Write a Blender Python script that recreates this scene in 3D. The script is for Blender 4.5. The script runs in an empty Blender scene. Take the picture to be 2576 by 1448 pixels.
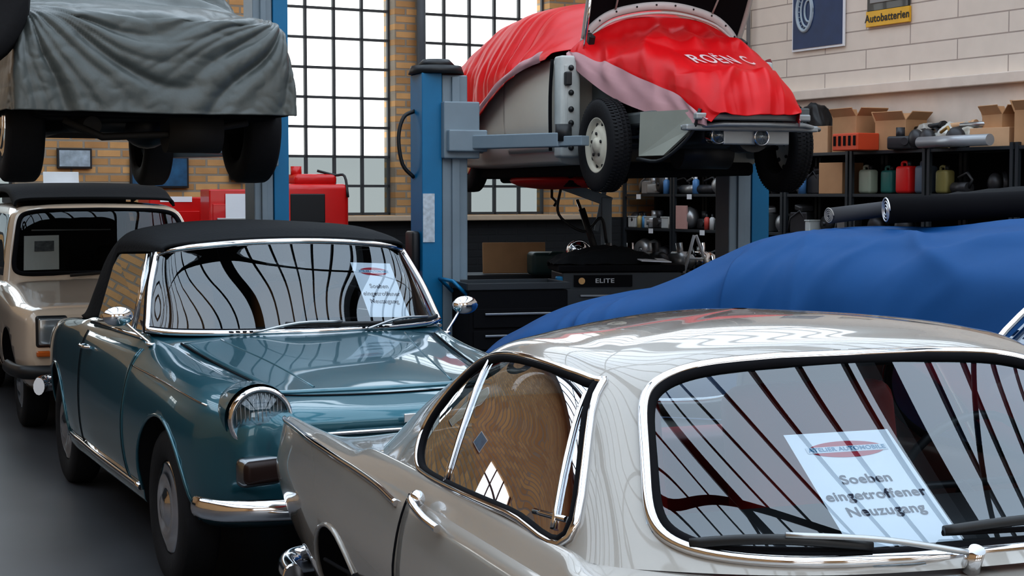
import bpy, bmesh, math, random
import numpy as np
from mathutils import Vector, Matrix, noise, Euler
from mathutils.bvhtree import BVHTree
random.seed(4)
scene=bpy.context.scene
COL=scene.collection
# ---------------------------------------------------------------- materials
MATS={}
def M(name,col,rough=.5,metal=0.,coat=0.,var=.12,nscale=6,bump=0.,spec=.5,sheen=0.,emit=0.):
    if name in MATS: return MATS[name]
    m=bpy.data.materials.new(name); m.use_nodes=True
    nt=m.node_tree; b=nt.nodes['Principled BSDF']
    tc=nt.nodes.new('ShaderNodeTexCoord'); n=nt.nodes.new('ShaderNodeTexNoise')
    n.inputs['Scale'].default_value=nscale; n.inputs['Detail'].default_value=4
    nt.links.new(tc.outputs['Object'],n.inputs['Vector'])
    mx=nt.nodes.new('ShaderNodeMix'); mx.data_type='RGBA'
    mx.inputs['A'].default_value=(*[c*(1-var) for c in col],1); mx.inputs['B'].default_value=(*[min(1,c*(1+var)) for c in col],1)
    nt.links.new(n.outputs['Fac'],mx.inputs['Factor']); nt.links.new(mx.outputs['Result'],b.inputs['Base Color'])
    b.inputs['Roughness'].default_value=rough; b.inputs['Metallic'].default_value=metal
    b.inputs['Coat Weight'].default_value=coat; b.inputs['Coat Roughness'].default_value=.03
    b.inputs['Specular IOR Level'].default_value=spec; b.inputs['Sheen Weight'].default_value=sheen
    if emit: b.inputs['Emission Color'].default_value=(*col,1); b.inputs['Emission Strength'].default_value=emit
    if bump:
        bp=nt.nodes.new('ShaderNodeBump'); bp.inputs['Strength'].default_value=bump; bp.inputs['Distance'].default_value=.02
        nt.links.new(n.outputs['Fac'],bp.inputs['Height']); nt.links.new(bp.outputs['Normal'],b.inputs['Normal'])
    MATS[name]=m; return m
def glassmat(name,tint=(.75,.8,.8),refl=.3,rough=0.0,mx_=.6):
    m=bpy.data.materials.new(name); m.use_nodes=True; nt=m.node_tree; nt.nodes.clear()
    o=nt.nodes.new('ShaderNodeOutputMaterial'); mx=nt.nodes.new('ShaderNodeMixShader')
    t=nt.nodes.new('ShaderNodeBsdfTransparent'); g=nt.nodes.new('ShaderNodeBsdfGlossy')
    t.inputs['Color'].default_value=(*tint,1); g.inputs['Roughness'].default_value=rough; g.inputs['Color'].default_value=(.90,.95,1,1)
    lw=nt.nodes.new('ShaderNodeLayerWeight'); lw.inputs['Blend'].default_value=.35
    mr=nt.nodes.new('ShaderNodeMapRange'); mr.inputs['To Min'].default_value=refl; mr.inputs['To Max'].default_value=mx_
    nt.links.new(lw.outputs['Fresnel'],mr.inputs['Value']); nt.links.new(mr.outputs['Result'],mx.inputs['Fac'])
    nt.links.new(t.outputs[0],mx.inputs[1]); nt.links.new(g.outputs[0],mx.inputs[2]); nt.links.new(mx.outputs[0],o.inputs[0])
    return m
def brickmat(name,c1,c2,mortar,bw,rh,ms,rough=.85,dado=None,bump=.6,dcol=(.02,.022,.025),mul=.3):
    m=bpy.data.materials.new(name); m.use_nodes=True; nt=m.node_tree; b=nt.nodes['Principled BSDF']
    tc=nt.nodes.new('ShaderNodeTexCoord'); sp=nt.nodes.new('ShaderNodeSeparateXYZ'); cb=nt.nodes.new('ShaderNodeCombineXYZ')
    nt.links.new(tc.outputs['Object'],sp.inputs[0]); nt.links.new(sp.outputs['X'],cb.inputs['X']); nt.links.new(sp.outputs['Z'],cb.inputs['Y'])
    br=nt.nodes.new('ShaderNodeTexBrick'); nt.links.new(cb.outputs[0],br.inputs['Vector'])
    br.inputs['Color1'].default_value=(*c1,1); br.inputs['Color2'].default_value=(*c2,1); br.inputs['Mortar'].default_value=(*mortar,1)
    br.inputs['Scale'].default_value=1; br.inputs['Brick Width'].default_value=bw; br.inputs['Row Height'].default_value=rh; br.inputs['Mortar Size'].default_value=ms
    br.inputs['Mortar Smooth'].default_value=.2
    n=nt.nodes.new('ShaderNodeTexNoise'); n.inputs['Scale'].default_value=5; n.inputs['Detail'].default_value=6; nt.links.new(tc.outputs['Object'],n.inputs['Vector'])
    mx=nt.nodes.new('ShaderNodeMix'); mx.data_type='RGBA'; mx.blend_type='MULTIPLY'; mx.inputs['Factor'].default_value=mul
    nt.links.new(br.outputs['Color'],mx.inputs['A']); nt.links.new(n.outputs['Fac'],mx.inputs['B'])
    out=mx.outputs['Result']
    if dado is not None:
        gt=nt.nodes.new('ShaderNodeMath'); gt.operation='GREATER_THAN'; gt.inputs[1].default_value=dado; nt.links.new(sp.outputs['Z'],gt.inputs[0])
        m2=nt.nodes.new('ShaderNodeMix'); m2.data_type='RGBA'; m2.inputs['A'].default_value=(*dcol,1)
        nt.links.new(gt.outputs[0],m2.inputs['Factor']); nt.links.new(out,m2.inputs['B']); out=m2.outputs['Result']
    nt.links.new(out,b.inputs['Base Color']); b.inputs['Roughness'].default_value=rough
    bp=nt.nodes.new('ShaderNodeBump'); bp.inputs['Strength'].default_value=bump; bp.inputs['Distance'].default_value=.01; bp.invert=True
    nt.links.new(br.outputs['Fac'],bp.inputs['Height']); nt.links.new(bp.outputs['Normal'],b.inputs['Normal'])
    return m
chrome=M('chrome',(.76,.76,.78),.07,1,var=.02)
steel=M('brushed_steel',(.45,.46,.47),.35,1,var=.1)
rubber=M('tyre_rubber',(.013,.013,.015),.75,bump=.1,nscale=40,spec=.3)
black=M('black_plastic',(.015,.016,.018),.45)
blackm=M('black_matte',(.008,.008,.010),.9,spec=.15)
white=M('white_paper',(.80,.82,.86),.7,var=.03)
teal=M('teal_metallic_paint',(.020,.105,.140),.28,.45,1.,var=.06,nscale=3)
cream=M('warm_light_grey_paint',(.325,.30,.27),.25,.05,1.,var=.03,nscale=2)
beige=M('beige_paint',(.62,.50,.39),.3,.0,1.,var=.03)
dscream=M('champagne_paint',(.50,.485,.44),.35,.0,.25,var=.05)
liftblue=M('lift_blue_paint',(.003,.155,.32),.4,var=.15,nscale=3,bump=.03)
liftgrey=M('lift_grey_paint',(.20,.25,.29),.45,var=.18,nscale=3)
red=M('red_enamel',(.58,.010,.010),.35,coat=.3)
redcloth=M('red_satin_cloth',(.58,.003,.007),.42,var=.1,spec=.3)
pink=M('pink_cloth_lining',(.52,.30,.32),.8)
greycloth=M('grey_tarpaulin',(.082,.092,.090),.33,var=.15,nscale=9,bump=.25)
bluecloth=M('blue_cloth',(.002,.062,.20),.65,var=.12,nscale=3,spec=.3)
softtop=M('black_canvas',(.010,.011,.013),.85,bump=.15,nscale=60,spec=.25)
card=M('cardboard',(.48,.28,.15),.85,var=.15)
card2=M('cardboard_light',(.60,.38,.23),.85,var=.12)
darkint=M('dark_interior',(.02,.019,.02),.7)
redseat=M('red_leather',(.60,.02,.015),.45)
tanl=M('tan_leather',(.35,.17,.07),.5)
shelfm=M('charcoal_shelf_steel',(.025,.030,.036),.5)
wood=M('plywood',(.42,.25,.13),.7,var=.2)
orange=M('orange_lens',(.55,.13,.02),.2,coat=1)
amber=M('dark_amber_lens',(.022,.010,.008),.35,spec=.3)
lampglass=glassmat('lamp_glass',(.88,.90,.92),.08,mx_=.4)
wglass=glassmat('windscreen_glass',(.72,.78,.82),.085,mx_=.58)
sglass=glassmat('side_glass',(.75,.70,.66),.50,mx_=.88)
# ---------------------------------------------------------------- interpolation
def interp(P,ts,closed=False,mode='cr'):
    P=np.asarray(P,float); n=len(P); ts=np.asarray(ts,float)
    if closed:
        nx=np.roll(P,-1,0); pv=np.roll(P,1,0); a=P-pv; b=nx-P
    else:
        d=P[1:]-P[:-1]; a=np.concatenate([d[:1],d]); b=np.concatenate([d,d[-1:]])
    if mode=='cr': m=(a+b)/2
    else:
        with np.errstate(all='ignore'):
            m=np.where(a*b>0,2*a*b/(a+b),0.)
        m=np.nan_to_num(m)
    if closed: i=np.floor(ts).astype(int); f=ts-i; i0=i%n; i1=(i+1)%n
    else: i=np.clip(np.floor(ts).astype(int),0,n-2); f=ts-i; i0=i; i1=i+1
    f=f.reshape((-1,)+(1,)*(P.ndim-1)); f2=f*f; f3=f2*f
    return (2*f3-3*f2+1)*P[i0]+(f3-2*f2+f)*m[i0]+(-2*f3+3*f2)*P[i1]+(f3-f2)*m[i1]
class Surf:
    def __init__(s,C,closed=False,mu='cr',mv='cr'):
        s.C=np.array(C,float); s.closed=closed; s.mu=mu; s.mv=mv; s.nu,s.nv=s.C.shape[:2]
    def grid(s,us,vs):
        A=interp(np.swapaxes(s.C,0,1),vs,s.closed,s.mv); return interp(np.swapaxes(A,0,1),us,False,s.mu)
    def full(s,ku,kv):
        us=np.linspace(0,s.nu-1,(s.nu-1)*ku+1)
        vs=np.arange(s.nv*kv)/kv if s.closed else np.linspace(0,s.nv-1,(s.nv-1)*kv+1)
        return s.grid(us,vs),us,vs
    def at(s,u,v): return Vector(s.grid([u],[v])[0,0])
    def nrm(s,u,v,out=None):
        e=.02; a=s.at(u+e,v)-s.at(u-e,v); b=s.at(u,v+e)-s.at(u,v-e); n=a.cross(b).normalized()
        if out is not None and n.dot(Vector(out))<0: n=-n
        return n
def ring(half):
    h=[tuple(p) for p in half]; return h+[(p[0],-p[1],p[2]) for p in h[-2:0:-1]]
def sect(x,yz): return ring([(x,y,z) for y,z in yz])
def openrow(half): # from edge to centre (y=0)
    h=[tuple(p) for p in half]; return [(p[0],-p[1],p[2]) for p in h]+h[-2::-1]
# ---------------------------------------------------------------- objects
def top(name,label,cat,loc=(0,0,0),rz=0,group=None):
    e=bpy.data.objects.new(name,None); e.empty_display_size=.1; COL.objects.link(e)
    e.location=loc; e.rotation_euler=(0,0,rz); e['label']=label; e['category']=cat
    if group: e['group']=group
    return e
def addmesh(name,verts,faces,mats,parent=None,smooth=True,midx=None):
    me=bpy.data.meshes.new(name); me.from_pydata([tuple(v) for v in verts],[],faces)
    for m in (mats if isinstance(mats,(list,tuple)) else [mats]): me.materials.append(m)
    if smooth: me.polygons.foreach_set('use_smooth',[True]*len(me.polygons))
    if midx is not None: me.polygons.foreach_set('material_index',midx)
    me.update(); o=bpy.data.objects.new(name,me); COL.objects.link(o)
    if parent: o.parent=parent
    return o
def gridfaces(nu,nv,closed):
    F=[]
    for i in range(nu-1):
        for j in range(nv if closed else nv-1):
            j2=(j+1)%nv; F.append((i*nv+j,i*nv+j2,(i+1)*nv+j2,(i+1)*nv+j))
    return F
def gridobj(name,G,mat,parent,closed=False,caps=False,solid=0,mask=None):
    nu,nv=G.shape[:2]; F=gridfaces(nu,nv,closed)
    if mask is not None: F=[f for k,f in enumerate(F) if mask[k]]
    if caps: F.append(tuple(range(nv))[::-1]); F.append(tuple((nu-1)*nv+j for j in range(nv)))
    V=G.reshape(-1,3)
    if mask is not None:
        used=sorted({i for f in F for i in f}); mp={a:b for b,a in enumerate(used)}; V=V[used]; F=[tuple(mp[i] for i in f) for f in F]
    o=addmesh(name,V,F,mat,parent)
    if caps:
        bm=bmesh.new(); bm.from_mesh(o.data); bmesh.ops.recalc_face_normals(bm,faces=bm.faces); bm.to_mesh(o.data); bm.free()
    if solid:
        md=o.modifiers.new('s','SOLIDIFY'); md.thickness=solid; md.offset=0
    return o
def frames(pts,closed):
    P=[Vector(p) for p in pts]; n=len(P); T=[]
    for i in range(n):
        a=P[i-1] if (i>0 or closed) else P[i]; b=P[(i+1)%n] if (i<n-1 or closed) else P[i]
        t=(b-a); T.append(t.normalized() if t.length>1e-9 else Vector((1,0,0)))
    up=Vector((0,0,1)) if abs(T[0].z)<.9 else Vector((1,0,0)); nrm=(up-T[0]*up.dot(T[0])).normalized(); out=[]
    for i in range(n):
        nrm=(nrm-T[i]*nrm.dot(T[i])).normalized(); out.append((P[i],T[i],nrm,T[i].cross(nrm)))
    return out
def smoothpts(pts,k=6,closed=False):
    P=np.array([tuple(p) for p in pts],float); n=len(P)
    ts=np.arange(n*k)/k if closed else np.linspace(0,n-1,(n-1)*k+1)
    return [Vector(p) for p in interp(P,ts,closed)]
class MB:
    def __init__(s): s.V=[];s.F=[];s.I=[];s.S=[]
    def bm(s,b,mi=0,mat=None,sm=True):
        o=len(s.V); b.verts.ensure_lookup_table()
        for v in b.verts: s.V.append(tuple((mat@v.co) if mat else v.co))
        for f in b.faces: s.F.append(tuple(o+v.index for v in f.verts)); s.I.append(mi); s.S.append(sm)
        b.free(); return s
    def box(s,c,size,rot=(0,0,0),bev=0,mi=0,seg=2):
        b=bmesh.new(); bmesh.ops.create_cube(b,size=1)
        for v in b.verts: v.co=Vector((v.co.x*size[0],v.co.y*size[1],v.co.z*size[2]))
        if bev: bmesh.ops.bevel(b,geom=b.edges[:],offset=bev,segments=seg,affect='EDGES',profile=.5)
        b.verts.index_update()
        return s.bm(b,mi,Matrix.Translation(c)@Euler(rot).to_matrix().to_4x4(),sm=bool(bev) and seg>2)
    def cyl(s,p1,p2,r1,r2=None,n=20,mi=0):
        r2=r1 if r2 is None else r2; p1=Vector(p1);p2=Vector(p2); d=p2-p1
        b=bmesh.new(); bmesh.ops.create_cone(b,cap_ends=True,segments=n,radius1=r1,radius2=r2,depth=d.length); b.verts.index_update()
        mt=Matrix.Translation((p1+p2)/2)@d.to_track_quat('Z','Y').to_matrix().to_4x4()
        o=len(s.F); s.bm(b,mi,mt)
        for k in range(o,len(s.F)):
            if len(s.F[k])>4: s.S[k]=False
        return s
    def sph(s,c,r,sc=(1,1,1),mi=0,n=20):
        b=bmesh.new(); bmesh.ops.create_uvsphere(b,u_segments=n,v_segments=n//2,radius=r); b.verts.index_update()
        return s.bm(b,mi,Matrix.Translation(c)@Matrix.Diagonal((*sc,1)))
    def rev(s,prof,mat=None,n=40,mi=0):
        o=len(s.V); mat=mat or Matrix()
        for a,r in prof:
            for k in range(n):
                t=2*math.pi*k/n; s.V.append(tuple(mat@Vector((r*math.cos(t),a,r*math.sin(t)))))
        for i in range(len(prof)-1):
            for k in range(n):
                k2=(k+1)%n; s.F.append((o+i*n+k,o+i*n+k2,o+(i+1)*n+k2,o+(i+1)*n+k)); s.I.append(mi); s.S.append(True)
        return s
    def tube(s,pts,r,n=8,closed=False,mi=0,flat=1.):
        fr=frames(pts,closed); o=len(s.V); L=len(fr)
        for p,t,a,b in fr:
            for k in range(n):
                q=2*math.pi*k/n; s.V.append(tuple(p+a*(r*math.cos(q)*flat)+b*(r*math.sin(q))))
        for i in range(L if closed else L-1):
            i2=(i+1)%L
            for k in range(n):
                k2=(k+1)%n; s.F.append((o+i*n+k,o+i*n+k2,o+i2*n+k2,o+i2*n+k)); s.I.append(mi); s.S.append(True)
        if not closed:
            s.F.append(tuple(o+k for k in range(n))); s.I.append(mi); s.S.append(False)
            s.F.append(tuple(o+(L-1)*n+k for k in range(n))); s.I.append(mi); s.S.append(False)
        return s
    def poly(s,V,F,mi=0,sm=False):
        o=len(s.V); s.V+= [tuple(v) for v in V]
        for f in F: s.F.append(tuple(o+i for i in f)); s.I.append(mi); s.S.append(sm)
        return s
    def done(s,name,mats,parent=None,loc=None,rz=None,label=None,cat=None,group=None):
        o=addmesh(name,s.V,s.F,mats,parent,False,s.I); o.data.polygons.foreach_set('use_smooth',s.S)
        bm=bmesh.new(); bm.from_mesh(o.data); bmesh.ops.recalc_face_normals(bm,faces=bm.faces); bm.to_mesh(o.data); bm.free()
        if loc is not None: o.location=loc
        if rz is not None: o.rotation_euler=(0,0,rz)
        if label: o['label']=label
        if cat: o['category']=cat
        if group: o['group']=group
        return o
def tube(name,pts,r,mat,parent,closed=False,n=8,k=0,flat=1.):
    if k: pts=smoothpts(pts,k,closed)
    return MB().tube(pts,r,n,closed,0,flat).done(name,[mat],parent)
def text(name,s,size,Mt,mat,parent,bold=.0,project=None,ext=.0004,width=1.,space=1.05):
    cu=bpy.data.curves.new('t','FONT'); cu.body=s; cu.size=size; cu.align_x='CENTER'; cu.align_y='CENTER'; cu.extrude=ext; cu.offset=bold; cu.space_character=space
    to=bpy.data.objects.new('t',cu); COL.objects.link(to); dg=bpy.context.evaluated_depsgraph_get(); dg.update()
    me=bpy.data.meshes.new_from_object(to.evaluated_get(dg)); bpy.data.objects.remove(to); me.name=name
    for v in me.vertices: v.co.x*=width
    if project:
        bm=bmesh.new(); bm.from_mesh(me); bmesh.ops.triangulate(bm,faces=bm.faces); bmesh.ops.subdivide_edges(bm,edges=bm.edges[:],cuts=2,use_grid_fill=True); bmesh.ops.triangulate(bm,faces=bm.faces); bm.to_mesh(me); bm.free()
    me.transform(Mt)
    if project:
        for v in me.vertices:
            q=project(v.co)
            if q is not None: v.co=q
    me.materials.clear(); me.materials.append(mat); o=bpy.data.objects.new(name,me); COL.objects.link(o); o.parent=parent; return o
def boolcut(o,cutters):
    for c in cutters:
        md=o.modifiers.new('b','BOOLEAN'); md.operation='DIFFERENCE'; md.object=c; md.solver='EXACT'
        try: md.material_mode='TRANSFER'
        except Exception: pass
    dg=bpy.context.evaluated_depsgraph_get(); dg.update()
    me=bpy.data.meshes.new_from_object(o.evaluated_get(dg)); o.modifiers.clear(); o.data=me
    for c in cutters: bpy.data.objects.remove(c)
def arch(x,y0,y1,z,r,mat,parent):
    return MB().cyl((x,y0,z),(x,y1,z),r,n=48).done('cutter',[mat],parent)
def bvh(o):
    return BVHTree.FromPolygons([v.co[:] for v in o.data.vertices],[p.vertices[:] for p in o.data.polygons])
def side_hit(B,x,z,sgn,off=0):
    h=B.ray_cast(Vector((x,sgn*3,z)),Vector((0,-sgn,0)))
    if h[0] is None: return None
    n=h[1]; n=n if n.y*sgn>0 else -n
    return h[0]+n*off
def top_hit(B,x,y,off=0):
    h=B.ray_cast(Vector((x,y,3)),Vector((0,0,-1)))
    if h[0] is None: return None
    n=h[1]; n=n if n.z>0 else -n
    return h[0]+n*off
def patch(name,fn,quad,mat,parent,off=.004,n=(24,16),th=.006):
    a,b,c,d=[np.array(q,float) for q in quad]; V=[];ok=[]
    for i in range(n[0]+1):
        for j in range(n[1]+1):
            s=i/n[0]; t=j/n[1]; p=(a*(1-s)+b*s)*(1-t)+(d*(1-s)+c*s)*t; h=fn(p[0],p[1],off); ok.append(h is not None); V.append(h if h else Vector((0,0,0)))
    m=n[1]+1; F=[f for f in gridfaces(n[0]+1,m,False) if all(ok[k] for k in f)]
    o=addmesh(name,V,F,mat,parent); md=o.modifiers.new('s','SOLIDIFY'); md.thickness=th; md.offset=-1 ; return o
def surfline(name,fn,pts,r,mat,parent,off=.002,k=6,flat=1.,n=8):
    P=smoothpts([(p[0],p[1],0) for p in pts],k) if k else [Vector((p[0],p[1],0)) for p in pts]
    Q=[fn(p.x,p.y,off) for p in P]; Q=[q for q in Q if q is not None]
    return tube(name,Q,r,mat,parent,n=n,flat=flat) if len(Q)>1 else None
def wheel(parent,x,y,z,r,w,out,style='dome',capmat=None):
    ty=MB(); ty.rev([(-.40*w,.60*r),(-.47*w,.66*r),(-.5*w,.8*r),(-.47*w,.92*r),(-.40*w,.975*r),(-.36*w,.99*r),(-.15*w,1.0*r),(0,1.0*r),(.15*w,1.0*r),(.36*w,.99*r),(.40*w,.975*r),(.47*w,.92*r),(.5*w,.8*r),(.47*w,.66*r),(.40*w,.60*r),(-.40*w,.60*r)],n=56)
    if style=='tread':
        for k in range(72):
            t=2*math.pi*k/72
            for yy in (-.3,-.1,.1,.3):
                ty.box((math.cos(t+yy*.15)*r,yy*w,math.sin(t+yy*.15)*r),(.012,w*.15,.014),rot=(0,-t,.5 if (yy>0) else -.5))
    o=ty.done('wheel',[rubber],parent,loc=(x,y,z))
    a=.42*w*out
    if style=='dome':
        MB().rev([(a*.6,.62*r),(a*.9,.60*r),(a*1.02,.56*r),(a*1.0,.52*r),(a*1.15,.44*r),(a*1.2,.34*r),(a*1.05,.28*r),(a*1.1,.24*r),(a*1.3,.16*r),(a*1.36,.06*r),(a*1.37,.001)],n=48).done('hubcap',[chrome],o)
    else:
        m=MB().rev([(a*.5,.64*r),(a*.95,.61*r),(a*.98,.58*r),(a*.6,.54*r),(a*.45,.48*r),(a*.75,.40*r),(a*.9,.30*r),(a*.85,.18*r),(a*1.1,.15*r),(a*1.15,.05*r),(a*1.15,.001)],n=48)
        for k in range(5):
            t=2*math.pi*k/5+.3; m.cyl((math.cos(t)*.25*r,a*.7,math.sin(t)*.25*r),(math.cos(t)*.25*r,a*1.0,math.sin(t)*.25*r),.012,mi=1,n=8)
        for k in range(10):
            t=2*math.pi*k/10; m.sph((math.cos(t)*.46*r,a*.5,math.sin(t)*.46*r),.018,(1,.6,1),mi=1,n=10)
        m.done('rim',[capmat or dscream,black],o)
    return o
def lamp(parent,x,y,z,r,tilt=0,name='headlight'):
    Mt=Matrix.Translation((x,y,z))@Matrix.Rotation(tilt,4,'Z')@Matrix.Rotation(-math.pi/2,4,'Z')
    o=MB().rev([(-.08,r*1.02),(-.02,r*1.13),(.018,r*1.14),(.032,r*1.07),(.025,r*.98),(.0,r*.97)],Mt).done(name,[chrome],parent)
    MB().rev([(.0,r*.97),(-.03,r*.8),(-.06,r*.5),(-.075,r*.2),(-.075,.001)],Mt).done('reflector',[M('lamp_reflector',(.40,.41,.42),.45,.6)],o)
    MB().sph(Mt@Vector((0,-.03,0)),r*.22,(1,1,1)).done('bulb_shield',[steel],o)
    g=MB().rev([(.012,r*.98),(.028,r*.8),(.042,r*.5),(.05,r*.2),(.05,.001)],Mt)
    g.done('lens',[lampglass],o)
    rib=MB()
    for k in range(-6,7):
        yy=k*r/7; h=math.sqrt(max(0,(r*.93)**2-yy**2)); rib.tube([Mt@Vector((yy,.03-.02*abs(yy)/r,-h)),Mt@Vector((yy,.048-.03*abs(yy)/r,0)),Mt@Vector((yy,.03-.02*abs(yy)/r,h))],.0022,4)
    rib.done('lens_rib',[M('rib_glass',(.25,.27,.28),.15,.3)],o)
    return o
def seat(parent,x,y,z,mat,w=.5):
    return MB().box((x+.05,y,z+.1),(.5,w,.2),bev=.06,seg=4).box((x-.26,y,z+.38),(.16,w,.55),rot=(0,-.2,0),bev=.06,seg=4).done('seat',[mat],parent)
def steering(parent,x,y,z,r=.19,mat=None):
    P=[]
    for k in range(32):
        t=2*math.pi*k/32; P.append(Vector((math.sin(t)*r*.35,math.cos(t)*r,math.sin(t)*r*.93))+Vector((x,y,z)))
    m=MB().tube(P,.011,8,True); m.tube([P[0],(x,y,z),P[16]],.01,6); m.tube([P[24],(x,y,z),(x+.25,y,z-.12)],.012,6)
    return m.done('steering_wheel',[mat or black],parent)
def sheet_sign(parent,c,right,up,sc=1.,name='notice_sheet'):
    right=right.normalized(); nrm=right.cross(up).normalized(); up=nrm.cross(right).normalized(); w,h=.21,.297
    R=Matrix((right,up,nrm)).transposed().to_4x4(); Mt=Matrix.Translation(c)@R@Matrix.Scale(sc,4)
    b=MB(); b.poly([Mt@Vector((sx*w/2,sy*h/2,0)) for sx,sy in ((-1,-1),(1,-1),(1,1),(-1,1))],[(0,1,2,3)]); o=b.done(name,[white],parent)
    ink=M('dark_print',(.05,.045,.065),.8); rd=M('crimson_print',(.45,.03,.05),.8); bl=M('blue_print',(.05,.2,.35),.8)
    def T(x,y,z=.0012): return Mt@Matrix.Translation((x,y,z))
    for k,(s,sz) in enumerate((('Soeben',.032),('eingetroffener',.032),('Neuzugang',.032))): text('lettering',s,sz,T(0,.018-.041*k),ink,o,bold=.0005)
    E=[Mt@Vector((math.cos(t)*.075,.100+math.sin(t)*.022,.0008)) for t in [2*math.pi*k/40 for k in range(40)]]
    MB().poly(E,[tuple(range(40))]).done('logo_oval',[rd],o)
    MB().poly([Mt@Vector((a,.100+bb,.0012)) for a,bb in ((-.08,-.008),(.08,-.008),(.08,.008),(-.08,.008))],[(0,1,2,3)]).done('logo_band',[M('pale_band',(.6,.65,.7),.8)],o)
    text('lettering','ATELIER AUTOMOBILE',.0145,T(0,.100,.0016),bl,o,bold=.0002)
    return o
# ---------------------------------------------------------------- camera & world
H=1.62
cam=bpy.data.cameras.new('camera'); co=bpy.data.objects.new('camera',cam); COL.objects.link(co)
cam.lens=4000/2576*36; cam.sensor_width=36; co.location=(0,0,H); co.rotation_euler=(math.pi/2-math.atan(234/4000),0,0); cam.clip_start=.05
scene.camera=co
w=bpy.data.worlds.new('sky'); scene.world=w; w.use_nodes=True; nt=w.node_tree; bg=nt.nodes['Background']
tc=nt.nodes.new('ShaderNodeTexCoord'); nz=nt.nodes.new('ShaderNodeTexNoise'); nz.inputs['Scale'].default_value=2.5
sx=nt.nodes.new('ShaderNodeSeparateXYZ'); nt.links.new(tc.outputs['Generated'],sx.inputs[0])
rp=nt.nodes.new('ShaderNodeMapRange'); rp.inputs['From Min'].default_value=.0; rp.inputs['From Max'].default_value=.6; nt.links.new(sx.outputs['Z'],rp.inputs['Value'])
m0=nt.nodes.new('ShaderNodeMix'); m0.data_type='RGBA'; m0.inputs['A'].default_value=(1,.97,.93,1); m0.inputs['B'].default_value=(.66,.83,1,1); nt.links.new(rp.outputs[0],m0.inputs['Factor'])
mx=nt.nodes.new('ShaderNodeMix'); mx.data_type='RGBA'; mx.inputs['B'].default_value=(1,.97,.94,1)
nm=nt.nodes.new('ShaderNodeMath'); nm.operation='MULTIPLY'; nm.inputs[1].default_value=.5
nt.links.new(tc.outputs['Generated'],nz.inputs['Vector']); nt.links.new(nz.outputs['Fac'],nm.inputs[0]); nt.links.new(nm.outputs[0],mx.inputs['Factor']); nt.links.new(m0.outputs['Result'],mx.inputs['A']); nt.links.new(mx.outputs['Result'],bg.inputs['Color'])
bg.inputs['Strength'].default_value=2.6
scene.view_settings.view_transform='Standard'
try: scene.view_settings.look='Medium High Contrast'
except Exception: pass
# ---------------------------------------------------------------- room
A28=math.radians(28); U=Vector((-math.sin(A28),math.cos(A28),0)); Vv=Vector((math.cos(A28),math.sin(A28),0))
C=Vector((1.71,19,0)); CH=6.2; DEEP=26; WIDE=16
RZ=A28
RZW=A28-math.pi/2
brick=brickmat('yellow_brick',(.82,.48,.21),(.54,.30,.13),(.40,.34,.27),.25,.083,.012,dado=1.36,mul=.4)
brick2=brickmat('orange_brick',(.90,.50,.18),(.66,.34,.12),(.45,.38,.30),.25,.083,.012)
block=brickmat('painted_block',(.80,.71,.63),(.78,.69,.61),(.42,.35,.31),1.25,.19,.007,rough=.6,bump=.4,mul=.15)
def struct(o): o['kind']='structure'; return o
def wall(name,origin,rz,length,holes,mat,th=.3,height=CH,z0=0):
    xs=sorted({0,length,*[h[0] for h in holes],*[h[1] for h in holes]}); zs=sorted({z0,height,*[h[2] for h in holes],*[h[3] for h in holes]}); m=MB()
    for i in range(len(xs)-1):
        for j in range(len(zs)-1):
            cx=(xs[i]+xs[i+1])/2; cz=(zs[j]+zs[j+1])/2
            if any(h[0]<cx<h[1] and h[2]<cz<h[3] for h in holes): continue
            m.box((cx,th/2,cz),(xs[i+1]-xs[i],th,zs[j+1]-zs[j]))
    return struct(m.done(name,[mat],None,loc=origin,rz=rz))
holes=[(WIDE-4.68,WIDE-3.38,1.4,5.4),(WIDE-3.03,WIDE-1.45,1.4,5.4),(WIDE-8.9,WIDE-7.42,1.4,5.4),(WIDE-13.0,WIDE-12.0,1.4,2.6)]
wall('wall_back',C-Vv*WIDE,RZ,WIDE+.3,holes,brick)
wall('wall_right',C,RZW,DEEP,[],block)
wall('wall_left',C-Vv*WIDE-U*DEEP,RZW+math.pi,DEEP,[],brick2)
wall('wall_rear',C-U*DEEP,RZ+math.pi,WIDE,[(2,5,1.2,4.8),(7,10,1.2,4.8),(12,15,1.2,4.8)],brick2)
fm=M('polished_concrete',(.06,.06,.065),.38,var=.45,nscale=1.2,bump=.03)
LC=C-Vv*WIDE-U*DEEP
struct(MB().box((WIDE/2,DEEP/2,-.05),(WIDE+1,DEEP+1,.1)).done('floor',[fm],None,loc=LC,rz=RZ))
ceilm=M('ceiling_board',(.5,.47,.43),.8); barm=M('dark_steel',(.02,.022,.028),.6)
m=MB(); ox0,ox1,oy0,oy1=1.0,WIDE-.8,1.0,DEEP-1.5
for a,b,c,d in ((0,ox0,0,DEEP),(ox1,WIDE,0,DEEP),(ox0,ox1,0,oy0),(ox0,ox1,oy1,DEEP)): m.box(((a+b)/2,(c+d)/2,CH+.05),(b-a,d-c,.1))
struct(m.done('ceiling',[ceilm],None,loc=LC,rz=RZ))
m=MB(); nb=26
for k in range(nb+1): m.box((ox0+(ox1-ox0)*k/nb,(oy0+oy1)/2,CH+.02),(.05,oy1-oy0,.06))
for k in range(5): m.box((ox0+(ox1-ox0)*k/4,(oy0+oy1)/2,CH-.1),(.22,oy1-oy0,.32))
for k in range(7): m.box(((ox0+ox1)/2,oy0+(oy1-oy0)*k/6,CH-.02),(ox1-ox0,.07,.10))
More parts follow.
